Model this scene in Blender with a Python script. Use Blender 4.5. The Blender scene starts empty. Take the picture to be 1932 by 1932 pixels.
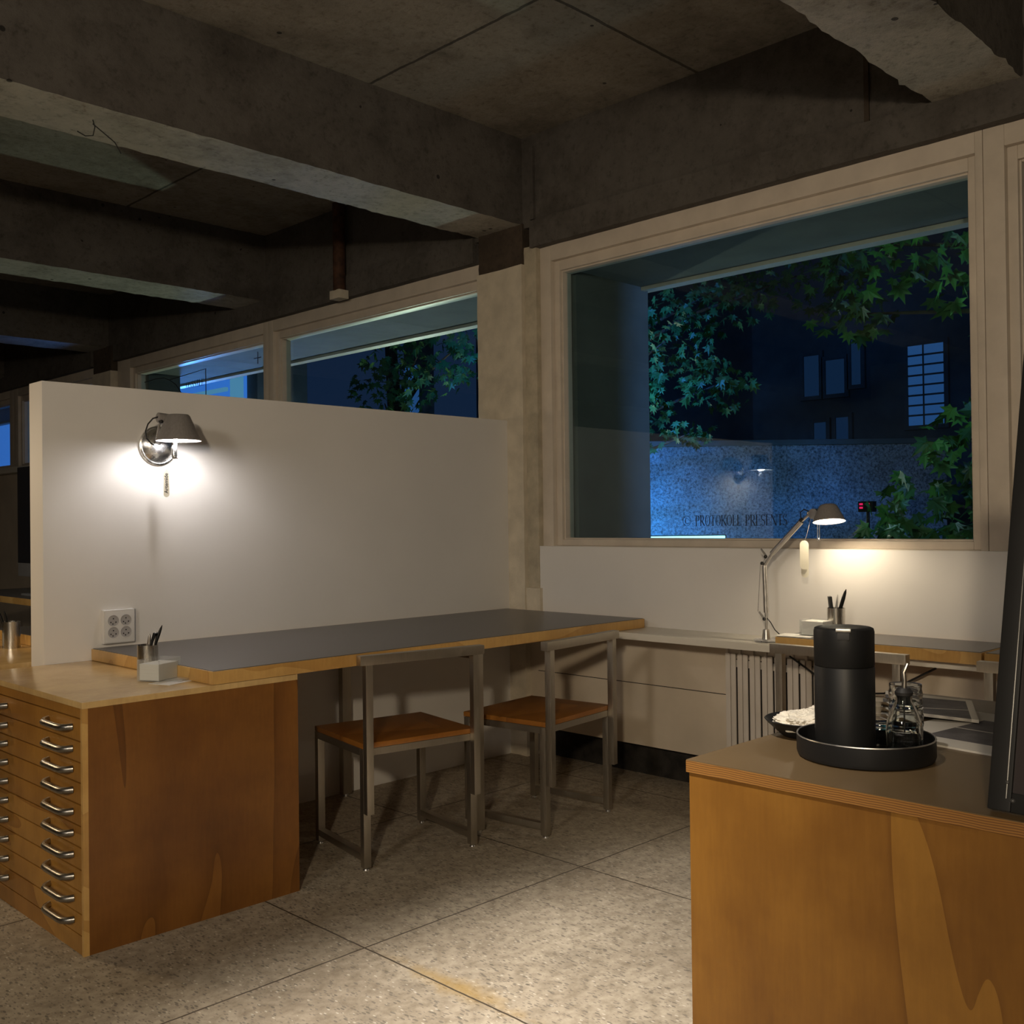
import bpy, bmesh, math, random
from mathutils import Vector, Matrix, noise
R = math.radians
SC = bpy.context.scene
COL = SC.collection
random.seed(7)

# ------------------------------------------------------------------ camera, world, lights, exposure
cam_d = bpy.data.cameras.new('camera')
cam = bpy.data.objects.new('camera', cam_d)
COL.objects.link(cam)
rt = Vector((0.70500375, -0.70910374, -0.01189942))
up = Vector((0.00211507, -0.01467624, 0.99989006))
fw = Vector((0.70920042, 0.70495141, 0.008847))
m4 = Matrix(((rt.x, up.x, -fw.x, 0), (rt.y, up.y, -fw.y, 0), (rt.z, up.z, -fw.z, 1.2), (0, 0, 0, 1)))
cam.matrix_world = m4
cam_d.sensor_fit = 'HORIZONTAL'
cam_d.sensor_width = 36.0
cam_d.lens = 1939.8 / 1932 * 36.0
cam_d.clip_start = 0.05
SC.camera = cam

vs = SC.view_settings
vs.view_transform = 'Standard'
vs.look = 'None'
vs.gamma = 1
vs.use_curve_mapping = False
vs.exposure = 0.0

def lin(c):
    return tuple(((x / 255) / 12.92 if x / 255 <= 0.04045 else ((x / 255 + 0.055) / 1.055) ** 2.4) for x in c)

world = bpy.data.worlds.new('night')
SC.world = world
world.use_nodes = True
wb = world.node_tree.nodes['Background']
wb.inputs[0].default_value = (0.010, 0.022, 0.055, 1)
wb.inputs[1].default_value = 0.8

def area(name, loc, target, power, color, size, spread=180, shape='DISK', size_y=None):
    d = bpy.data.lights.new(name, 'AREA')
    d.shape = shape
    d.size = size
    if size_y: d.size_y = size_y
    d.energy = power
    d.color = color
    d.spread = R(spread)
    o = bpy.data.objects.new(name, d)
    o.location = loc
    o.rotation_euler = (Vector(target) - Vector(loc)).to_track_quat('-Z', 'Y').to_euler()
    COL.objects.link(o)
    return o

WARM = (1.0, 0.74, 0.44)
NEUT = (1.0, 0.88, 0.72)
# ceiling spot in the next bay: its beam is cut by the concrete beam and leaves the bright band on the floor
area('ceiling_spot', (0.40, 1.07, 3.12), (1.78, 1.80, 0), 13, (1.0, .92, .82), 0.07, 44)
# unseen lamps of the room, plus an added fill at the rear
area('bar_lamp', (-1.3, -0.7, 1.95), (3.2, 2.6, 0.3), 40, (1.0, .82, .58), 0.16, 150)
area('left_lamp', (0.50, 4.95, 1.62), (1.2, 3.6, 0.3), 8, WARM, 0.12, 160)
area('rear_fill', (-2.6, 0.4, 2.3), (2.6, 3.6, 0.9), 16, (1.0, 0.90, 0.76), 0.5, 120)  # added ambient fill behind the camera, no fixture
area('far_bay_lamp', (1.2, 6.3, 1.65), (1.9, 6.0, 0.5), 5, (1, .9, .75), 0.2, 180)
# street side: blue neon, greenish ground floodlight, added fills for leaves and soffit edge
area('ground_floodlight', (7.0, 8.4, 0.35), (3.0, 4.2, 3.0), 125, (0.92, 1.0, 0.72), 0.2, 150)
area('neon_along_wall', (4.74, -5.5, 1.7), (4.5, 3.4, 1.7), 14, (0.20, 0.42, 1.0), 0.25, 40)
area('neon_glow', (5.0, 5.4, 2.9), (8.8, 6.6, 1.0), 50, (0.05, 0.27, 1.0), 0.4, 90)
area('neon_wall_wash', (7.9, 6.2, 0.3), (8.6, 6.9, 1.2), 26, (0.06, 0.40, 1.0), 0.5, 180)
area('shop_glow', (5.35, 10.6, 1.5), (4.25, 7.4, 2.5), 14, (0.10, 0.34, 1.0), 0.5, 70)
area('soffit_fill', (6.1, 2.9, 0.1), (4.5, 2.6, 2.5), 1.2, (0.60, 0.92, 1.0), 0.3, 70)  # added light, only there to brighten the outer soffit edge
area('leaf_fill', (4.7, 2.6, 3.2), (6.6, 2.6, 1.2), 3.5, (0.45, 1.0, 0.55), 0.3, 120)  # added light above the soffit, only there to brighten the leaves

# ------------------------------------------------------------------ node helpers
def new_mat(name):
    m = bpy.data.materials.new(name)
    m.use_nodes = True
    nt = m.node_tree
    b = nt.nodes['Principled BSDF']
    return m, nt, b

def N(nt, t, **kw):
    n = nt.nodes.new(t)
    for k, v in kw.items():
        setattr(n, k, v)
    return n

def coords(nt, scale=(1, 1, 1), rot=(0, 0, 0), world=False):
    if world:
        tc = N(nt, 'ShaderNodeNewGeometry').outputs['Position']
    else:
        tc = N(nt, 'ShaderNodeTexCoord').outputs['Object']
    mp = N(nt, 'ShaderNodeMapping')
    mp.inputs['Scale'].default_value = scale
    mp.inputs['Rotation'].default_value = rot
    nt.links.new(tc, mp.inputs[0])
    return mp.outputs[0]

def ntex(nt, vec, scale, detail=4, rough=.55, dist=0.0):
    n = N(nt, 'ShaderNodeTexNoise')
    n.inputs['Scale'].default_value = scale
    n.inputs['Detail'].default_value = detail
    n.inputs['Roughness'].default_value = rough
    n.inputs['Distortion'].default_value = dist
    nt.links.new(vec, n.inputs['Vector'])
    return n.outputs['Fac']

def ramp(nt, fac, stops, interp='LINEAR'):
    r = N(nt, 'ShaderNodeValToRGB')
    r.color_ramp.interpolation = interp
    els = r.color_ramp.elements
    while len(els) < len(stops): els.new(.5)
    for e, (p, c) in zip(els, stops):
        e.position = p
        e.color = (*c, 1) if len(c) == 3 else c
    nt.links.new(fac, r.inputs[0])
    return r.outputs[0]

def mix(nt, fac, a, b, mode='MIX'):
    n = N(nt, 'ShaderNodeMix', data_type='RGBA', blend_type=mode)
    for s, v in ((n.inputs[0], fac), (n.inputs[6], a), (n.inputs[7], b)):
        if isinstance(v, (int, float)): s.default_value = v
        elif isinstance(v, tuple): s.default_value = (*v, 1) if len(v) == 3 else v
        else: nt.links.new(v, s)
    return n.outputs[2]

def math_n(nt, op, a, b=0.0, c=None):
    n = N(nt, 'ShaderNodeMath', operation=op)
    for i, v in enumerate((a, b) if c is None else (a, b, c)):
        if isinstance(v, (int, float)): n.inputs[i].default_value = v
        else: nt.links.new(v, n.inputs[i])
    return n.outputs[0]

def bump(nt, b, h, strength=.3, dist=.01):
    n = N(nt, 'ShaderNodeBump')
    n.inputs['Strength'].default_value = strength
    n.inputs['Distance'].default_value = dist
    nt.links.new(h, n.inputs['Height'])
    nt.links.new(n.outputs[0], b.inputs['Normal'])

def simple(name, col, rough=.5, metal=0.0, var=.06, scale=6, bmp=0.0):
    m, nt, b = new_mat(name)
    v = coords(nt)
    f = ntex(nt, v, scale, 5)
    c0 = tuple(x * (1 - var) for x in col); c1 = tuple(min(1, x * (1 + var)) for x in col)
    nt.links.new(ramp(nt, f, [(.3, c0), (.7, c1)]), b.inputs['Base Color'])
    b.inputs['Roughness'].default_value = rough
    b.inputs['Metallic'].default_value = metal
    if bmp: bump(nt, b, ntex(nt, v, scale * 8, 4), bmp, .004)
    return m

def plywood(name, dark, mid, light, stretch=(1, 1, .28), scale=2.2, rough=.42, bands=3.2, seed=0.0):
    m, nt, b = new_mat(name)
    tc = coords(nt, stretch)
    ad = N(nt, 'ShaderNodeVectorMath', operation='ADD')
    ad.inputs[1].default_value = (seed * 3.1, seed * 1.7, seed * 2.3)
    nt.links.new(tc, ad.inputs[0])
    v = ad.outputs[0]
    base = ntex(nt, v, scale, 2.0, .45, .9)
    fr = math_n(nt, 'FRACT', math_n(nt, 'MULTIPLY', base, bands))
    col = ramp(nt, fr, [(0, dark), (.05, tuple((x + y) / 2 for x, y in zip(dark, mid))), (.4, mid), (1, light)])
    v2 = coords(nt, (34, 34, 4))
    fine = ntex(nt, v2, 3, 3, .6)
    col = mix(nt, .30, col, ramp(nt, fine, [(.25, tuple(x * .8 for x in mid)), (.75, tuple(min(1, x * 1.1) for x in light))]), 'MIX')
    blot = ntex(nt, coords(nt), 5.5, 5, .6)
    col = mix(nt, .55, col, ramp(nt, blot, [(.35, (.62, .55, .5)), (.6, (1, 1, 1))]), 'MULTIPLY')
    nt.links.new(col, b.inputs['Base Color'])
    b.inputs['Roughness'].default_value = rough
    bump(nt, b, fine, .04, .002)
    return m

def ply_edge(name, a, c):
    m, nt, b = new_mat(name)
    v = coords(nt, (1, 1, 1))
    s = N(nt, 'ShaderNodeSeparateXYZ'); nt.links.new(v, s.inputs[0])
    w = math_n(nt, 'ADD', math_n(nt, 'MULTIPLY', s.outputs[2], 250.0), math_n(nt, 'MULTIPLY', ntex(nt, v, 9, 4), 2.2))
    nt.links.new(ramp(nt, math_n(nt, 'FRACT', w), [(0, a), (.45, c), (.55, c), (1, a)]), b.inputs['Base Color'])
    b.inputs['Roughness'].default_value = .5
    return m

# ------------------------------------------------------------------ materials
M = {}
# concrete
def concrete(name, c0, c1, seams=False, pits=True):
    m, nt, b = new_mat(name)
    v = coords(nt, world=True)
    big = ntex(nt, v, 1.1, 6, .6)
    med = ntex(nt, v, 7, 6, .65)
    col = mix(nt, .5, ramp(nt, big, [(.3, c0), (.7, c1)]), ramp(nt, med, [(.3, c0), (.7, c1)]))
    if pits:
        vo = N(nt, 'ShaderNodeTexVoronoi'); vo.inputs['Scale'].default_value = 7
        nt.links.new(v, vo.inputs['Vector'])
        col = mix(nt, math_n(nt, 'MULTIPLY', math_n(nt, 'LESS_THAN', vo.outputs['Distance'], .075), math_n(nt, 'GREATER_THAN', ntex(nt, v, 3.3, 2), .5)), col, tuple(x * .25 for x in c0))
    if seams:
        s = N(nt, 'ShaderNodeSeparateXYZ'); nt.links.new(v, s.inputs[0])
        wob = math_n(nt, 'MULTIPLY', math_n(nt, 'SUBTRACT', ntex(nt, v, 9, 3), .5), .02)
        for out, val in ((0, 2.82), (1, 2.585), (0, 1.02), (1, 4.9), (0, -.8)):
            d = math_n(nt, 'ABSOLUTE', math_n(nt, 'ADD', math_n(nt, 'SUBTRACT', s.outputs[out], val), wob))
            col = mix(nt, math_n(nt, 'LESS_THAN', d, .008), col, tuple(x * .35 for x in c0))
    sp = ntex(nt, v, 31, 6, .75)
    col = mix(nt, 1.0, col, ramp(nt, sp, [(.30, (.55, .53, .5)), (.46, (1, 1, 1)), (.7, (1.12, 1.12, 1.1))]), 'MULTIPLY')
    blo = ntex(nt, v, 2.3, 7, .72)
    col = mix(nt, 1.0, col, ramp(nt, blo, [(.34, (.6, .58, .55)), (.52, (1, 1, 1))]), 'MULTIPLY')
    nt.links.new(col, b.inputs['Base Color'])
    b.inputs['Roughness'].default_value = .9
    bump(nt, b, sp, .5, .01)
    return m
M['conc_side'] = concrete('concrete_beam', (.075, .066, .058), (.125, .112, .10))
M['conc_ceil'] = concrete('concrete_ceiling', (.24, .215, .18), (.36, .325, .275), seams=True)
M['conc_under'] = concrete('lit_beam_underside', (.34, .32, .27), (.54, .51, .45))  # paler than the sides: part of the floodlight's brightness is put into this colour
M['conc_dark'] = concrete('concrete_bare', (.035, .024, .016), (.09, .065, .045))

# floor
def floor_mat():
    m, nt, b = new_mat('terrazzo_floor')
    v = coords(nt, world=True)
    base = ramp(nt, ntex(nt, v, 1.6, 6, .62), [(.3, (.30, .25, .19)), (.7, (.48, .42, .335))])
    med = ramp(nt, ntex(nt, v, 26, 5, .7), [(.32, (.62, .6, .56)), (.62, (1.06, 1.06, 1.05))])
    col = mix(nt, 1.0, base, med, 'MULTIPLY')
    for sc, rot, thr, dk in ((62, .3, .20, .26), (85, 1.2, .20, .34), (48, 2.2, .15, .2), (105, .8, .2, .3)):
        vv = coords(nt, (1, .38, 1), (0, 0, rot), world=True)
        vo = N(nt, 'ShaderNodeTexVoronoi'); vo.inputs['Scale'].default_value = sc
        nt.links.new(vv, vo.inputs['Vector'])
        f = math_n(nt, 'LESS_THAN', vo.outputs['Distance'], thr)
        col = mix(nt, math_n(nt, 'MULTIPLY', f, .75), col, (dk * .5, dk * .44, dk * .36))
    vv = coords(nt, (1, .45, 1), (0, 0, .9), world=True)
    vo = N(nt, 'ShaderNodeTexVoronoi'); vo.inputs['Scale'].default_value = 60
    nt.links.new(vv, vo.inputs['Vector'])
    col = mix(nt, math_n(nt, 'MULTIPLY', math_n(nt, 'LESS_THAN', vo.outputs['Distance'], .15), .5), col, (.7, .65, .56))
    # stains
    st = ntex(nt, v, 2.7, 7, .7)
    col = mix(nt, math_n(nt, 'MULTIPLY', ramp(nt, st, [(.58, (0, 0, 0)), (.72, (1, 1, 1))]), .45), col, (.10, .08, .06))
    s = N(nt, 'ShaderNodeSeparateXYZ'); nt.links.new(v, s.inputs[0])
    # yellow stain along the joint
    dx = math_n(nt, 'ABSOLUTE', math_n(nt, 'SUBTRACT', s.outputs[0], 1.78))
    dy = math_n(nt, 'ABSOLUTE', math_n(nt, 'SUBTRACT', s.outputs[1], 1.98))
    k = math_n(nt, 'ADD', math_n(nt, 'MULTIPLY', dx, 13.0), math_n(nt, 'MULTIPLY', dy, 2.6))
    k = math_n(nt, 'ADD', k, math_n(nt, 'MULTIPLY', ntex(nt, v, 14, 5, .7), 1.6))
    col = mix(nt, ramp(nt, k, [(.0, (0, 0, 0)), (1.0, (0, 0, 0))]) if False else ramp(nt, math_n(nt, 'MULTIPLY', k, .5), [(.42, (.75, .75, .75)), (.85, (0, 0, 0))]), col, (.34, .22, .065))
    # saw-cut joints
    wob = math_n(nt, 'MULTIPLY', math_n(nt, 'SUBTRACT', ntex(nt, v, 12, 3), .5), .006)
    gx = math_n(nt, 'ABSOLUTE', math_n(nt, 'SUBTRACT', math_n(nt, 'FRACT', math_n(nt, 'DIVIDE', math_n(nt, 'ADD', math_n(nt, 'SUBTRACT', s.outputs[0], 1.763 - .465 * 21), wob), .93)), .5))
    gy = math_n(nt, 'ABSOLUTE', math_n(nt, 'SUBTRACT', math_n(nt, 'FRACT', math_n(nt, 'DIVIDE', math_n(nt, 'ADD', math_n(nt, 'SUBTRACT', s.outputs[1], 2.36 - .465 * 21), wob), .93)), .5))
    g = math_n(nt, 'MINIMUM', gx, gy)
    col = mix(nt, math_n(nt, 'LESS_THAN', g, .0032), col, (.06, .045, .03))
    nt.links.new(col, b.inputs['Base Color'])
    b.inputs['Roughness'].default_value = .62
    return m
M['floor'] = floor_mat()
M['paint'] = simple('white_paint', (.76, .735, .71), .6, 0, .035, 1.7, .03)
M['paint_frame'] = simple('cream_frame_paint', (.60, .525, .44), .45, 0, .08, 9, .05)
M['plaster'] = simple('rough_white_plaster', (.60, .53, .42), .85, 0, .12, 12, .6)
M['wall_low'] = simple('dirty_white_wall', (.62, .53, .42), .8, 0, .10, 3, .1)
M['grout'] = simple('grey_mortar', (.46, .40, .30), .9, 0, .2, 12, .4)
M['ply_side'] = plywood('stained_plywood', (.105, .038, .006), (.19, .074, .013), (.235, .098, .018), bands=5.5)
M['ply_counter'] = plywood('stained_plywood_counter', (.115, .045, .006), (.20, .088, .0125), (.235, .112, .018), seed=2.0, bands=2.6)
M['ply_drawer'] = plywood('birch_drawer_front', (.25, .10, .016), (.37, .175, .032), (.43, .22, .048), (.9, .22, 1.3), 2.6, .38, 2.2, 1.0)
M['ply_top'] = plywood('lacquered_birch_top', (.52, .33, .13), (.62, .42, .18), (.68, .48, .22), (1, .3, 1), 1.6, .22, 1.6, 3.0)
M['wood_edge'] = plywood('solid_wood_edging', (.46, .25, .07), (.58, .34, .10), (.64, .40, .14), (.3, 1, 1), 3, .35, 2)
M['ply_edge'] = ply_edge('plywood_layers', (.30, .14, .03), (.12, .05, .012))
M['seat_wood'] = plywood('chair_seat_wood', (.17, .06, .012), (.29, .11, .02), (.36, .15, .03), (.5, 1, 1), 2.6, .3, 2.4, 5.0)
M['laminate'] = simple('grey_laminate', (.095, .088, .085), .32, 0, .05, 3)
M['laminate_brown'] = simple('dark_brown_laminate', (.115, .075, .036), .40, 0, .14, 3)
M['shelf_white'] = simple('white_shelf', (.70, .66, .58), .4, 0, .03, 3)
M['black_recess'] = simple('mottled_black_plinth', (.018, .015, .012), .9, 0, .8, 14, .5)  # mottled near-black for the floor recess and the panel joint
M['black'] = simple('matt_black', (.009, .009, .009), .45, 0, .1, 9)
M['black'].node_tree.nodes['Principled BSDF'].inputs['Specular IOR Level'].default_value = .25
M['black_soft'] = simple('black_rubber', (.015, .014, .014), .6, 0, .1, 9)
M['black_frame'] = simple('black_powder_coat', (.009, .009, .0095), .5, 0, .1, 9)
M['black_frame'].node_tree.nodes['Principled BSDF'].inputs['Specular IOR Level'].default_value = .3
M['wire_grey'] = simple('dark_grey_wire', (.05, .05, .052), .3, 0, .1, 5)
M['maroon'] = simple('dark_maroon_panel', (.010, .003, .003), .5, 0, .1, 9)
M['rust'] = simple('rusty_pipe_metal', (.07, .03, .015), .8, .2, .6, 16, .4)
M['white_plastic'] = simple('white_plastic', (.76, .74, .72), .3, 0, .02, 5)
M['socket_well'] = simple('grey_plastic_well', (.42, .40, .40), .4, 0, .02, 5)
M['rad'] = simple('white_radiator_enamel', (.66, .60, .54), .4, 0, .03, 5)
M['paper'] = simple('white_paper', (.82, .80, .76), .8, 0, .03, 20, .05)
M['tissue'] = simple('crumpled_tissue_paper', (.62, .57, .48), .9, 0, .1, 30, .5)
M['silver'] = simple('aluminium_chin', (.42, .42, .43), .4, .6, .03, 5)
M['screen'] = simple('dark_glossy_screen', (.004, .007, .014), .08, 0, .1, 2)
M['decal'] = simple('black_vinyl', (.012, .012, .02), .6, 0, .05, 5)
M['text_ink'] = simple('black_ink', (.03, .03, .03), .6, 0, .05, 5)
M['tag_card'] = simple('cream_tag_card', (.78, .74, .62), .5, 0, .03, 5)
M['ext_conc'] = simple('exterior_render', (.135, .14, .125), .85, 0, .15, 4, .2)
M['trunk'] = simple('bark', (.08, .06, .045), .9, 0, .4, 12, .6)
M['asphalt'] = simple('night_pavement', (.05, .05, .05), .8, 0, .3, 8, .3)

def metal(name, col, rough, aniso_scale=(1, 1, 40)):
    m, nt, b = new_mat(name)
    v = coords(nt, aniso_scale)
    f = ntex(nt, v, 12, 4, .6)
    nt.links.new(ramp(nt, f, [(.3, tuple(x * .85 for x in col)), (.7, col)]), b.inputs['Base Color'])
    nt.links.new(ramp(nt, f, [(.3, (rough * .8,) * 3), (.7, (min(1, rough * 1.25),) * 3)]), b.inputs['Roughness'])
    b.inputs['Metallic'].default_value = 1.0
    return m
M['steel'] = metal('brushed_steel', (.52, .475, .40), .42, (30, 30, 2))
M['handle'] = metal('satin_nickel', (.40, .375, .34), .32, (4, 4, 4))
M['chrome'] = metal('polished_aluminium', (.86, .86, .87), .27, (2, 2, 2))
M['alu'] = metal('satin_aluminium', (.62, .60, .57), .36, (3, 3, 3))
M['cup_steel'] = metal('brushed_cup_steel', (.66, .63, .58), .26, (40, 40, 1))

def shade_mat():
    m, nt, b = new_mat('grey_aluminium_shade')
    v = coords(nt, (20, 20, 1))
    f = ntex(nt, v, 10, 3)
    nt.links.new(ramp(nt, f, [(.3, (.27, .25, .24)), (.7, (.33, .305, .295))]), b.inputs['Base Color'])
    b.inputs['Metallic'].default_value = .2
    b.inputs['Roughness'].default_value = .45
    return m
M['shade'] = shade_mat()
M['shade_in'] = simple('white_shade_lining', (.85, .83, .8), .6, 0, .02, 5)

def emis(name, col, strength):
    m, nt, b = new_mat(name)
    nt.nodes.remove(b)
    e = N(nt, 'ShaderNodeEmission')
    e.inputs[0].default_value = (*col, 1); e.inputs[1].default_value = strength
    nt.links.new(e.outputs[0], nt.nodes['Material Output'].inputs[0])
    return m
M['bulb_wall'] = emis('wall_lamp_diffuser', (1.0, .96, .95), 225)
M['bulb_desk'] = emis('desk_lamp_diffuser', (1.0, .84, .60), 260)
M['sign_blue'] = emis('lit_sign_tube', (.22, .75, 1.0), 5.0)
M['win_blue'] = emis('lit_shutter_glow', (.045, .16, .46), .42)
M['win_dim'] = emis('dim_window_light', (.03, .09, .24), .2)
M['panel_blue'] = emis('lit_blue_panel', (.045, .19, .66), 1.0)
M['panel_pale'] = emis('lit_pale_panel', (.12, .34, .55), .8)
M['red_led'] = emis('red_led_digits', (1.0, .02, .12), 1.0)

def glass_pane():
    m, nt, b = new_mat('window_glass')
    nt.nodes.remove(b)
    g = N(nt, 'ShaderNodeNewGeometry')
    d = N(nt, 'ShaderNodeVectorMath', operation='DOT_PRODUCT')
    nt.links.new(g.outputs['Normal'], d.inputs[0]); nt.links.new(g.outputs['Incoming'], d.inputs[1])
    c = math_n(nt, 'ABSOLUTE', d.outputs['Value'])
    p = math_n(nt, 'POWER', math_n(nt, 'SUBTRACT', 1.0, c), 5.0)
    f = math_n(nt, 'ADD', math_n(nt, 'MULTIPLY', p, .95), .045)
    t = N(nt, 'ShaderNodeBsdfTransparent'); t.inputs[0].default_value = (.84, .93, .95, 1)
    gl = N(nt, 'ShaderNodeBsdfGlossy'); gl.inputs['Roughness'].default_value = .012
    gl.inputs[0].default_value = (.9, .95, 1, 1)
    mx = N(nt, 'ShaderNodeMixShader')
    nt.links.new(f, mx.inputs[0]); nt.links.new(t.outputs[0], mx.inputs[1]); nt.links.new(gl.outputs[0], mx.inputs[2])
    nt.links.new(mx.outputs[0], nt.nodes['Material Output'].inputs[0])
    return m
M['pane'] = glass_pane()
def real_glass(name, ior=1.48, tint=(.97, .98, .97)):
    m, nt, b = new_mat(name)
    b.inputs['Base Color'].default_value = (*tint, 1)
    b.inputs['Roughness'].default_value = .01
    b.inputs['IOR'].default_value = ior
    b.inputs['Transmission Weight'].default_value = 1
    return m
M['glass'] = real_glass('clear_tumbler_glass', 1.46, (.99, 1.0, .99))
def acrylic():
    m, nt, b = new_mat('clear_acrylic')
    nt.nodes.remove(b)
    lw = N(nt, 'ShaderNodeLayerWeight'); lw.inputs['Blend'].default_value = .25
    t = N(nt, 'ShaderNodeBsdfTransparent'); t.inputs[0].default_value = (.95, .96, .96, 1)
    gl = N(nt, 'ShaderNodeBsdfPrincipled'); gl.inputs['Base Color'].default_value = (.8, .8, .8, 1); gl.inputs['Roughness'].default_value = .08
    mx = N(nt, 'ShaderNodeMixShader')
    f = math_n(nt, 'ADD', math_n(nt, 'MULTIPLY', lw.outputs['Facing'], .45), .06)
    nt.links.new(f, mx.inputs[0]); nt.links.new(t.outputs[0], mx.inputs[1]); nt.links.new(gl.outputs[0], mx.inputs[2])
    nt.links.new(mx.outputs[0], nt.nodes['Material Output'].inputs[0])
    return m
M['acrylic'] = acrylic()

def leaf_mat():
    m, nt, b = new_mat('maple_leaves')
    v = coords(nt)
    f = ntex(nt, v, 3.2, 2)
    nt.links.new(ramp(nt, f, [(.3, (.035, .10, .03)), (.55, (.07, .20, .05)), (.75, (.14, .30, .06))]), b.inputs['Base Color'])
    b.inputs['Roughness'].default_value = .45
    b.inputs['Subsurface Weight'].default_value = 0
    return m
M['leaf'] = leaf_mat()

def block_wall():
    m, nt, b = new_mat('speckled_masonry')
    v = coords(nt, world=True)
    f = ntex(nt, v, 3, 5); g = ntex(nt, v, 38, 4, .8)
    col = mix(nt, 1, ramp(nt, f, [(.3, (.30, .30, .30)), (.7, (.5, .5, .5))]), ramp(nt, g, [(.38, (.25, .25, .25)), (.52, (1, 1, 1)), (.68, (1.5, 1.5, 1.5))]), 'MULTIPLY')
    nt.links.new(col, b.inputs['Base Color'])
    b.inputs['Roughness'].default_value = .9
    return m
M['masonry'] = block_wall()
def newsprint():
    m, nt, b = new_mat('newspaper_print')
    v = coords(nt)
    s = N(nt, 'ShaderNodeSeparateXYZ'); nt.links.new(v, s.inputs[0])
    # photo block with columns of small type around it
    f = ntex(nt, v, 9, 5, .7)
    pic = ramp(nt, f, [(.3, (.03, .028, .03)), (.7, (.12, .11, .115))])
    def inside(o, a, c):
        return math_n(nt, 'MULTIPLY', math_n(nt, 'GREATER_THAN', s.outputs[o], a), math_n(nt, 'LESS_THAN', s.outputs[o], c))
    msk = math_n(nt, 'MULTIPLY', inside(0, -.13, .11), inside(1, -.085, .10))
    gap = math_n(nt, 'MULTIPLY', inside(0, -.012, -.006), 1.0)
    msk = math_n(nt, 'MULTIPLY', msk, math_n(nt, 'SUBTRACT', 1.0, gap))
    col = mix(nt, msk, (.50, .47, .42), pic)
    nt.links.new(col, b.inputs['Base Color'])
    b.inputs['Roughness'].default_value = .85
    return m
M['news'] = newsprint()

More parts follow.
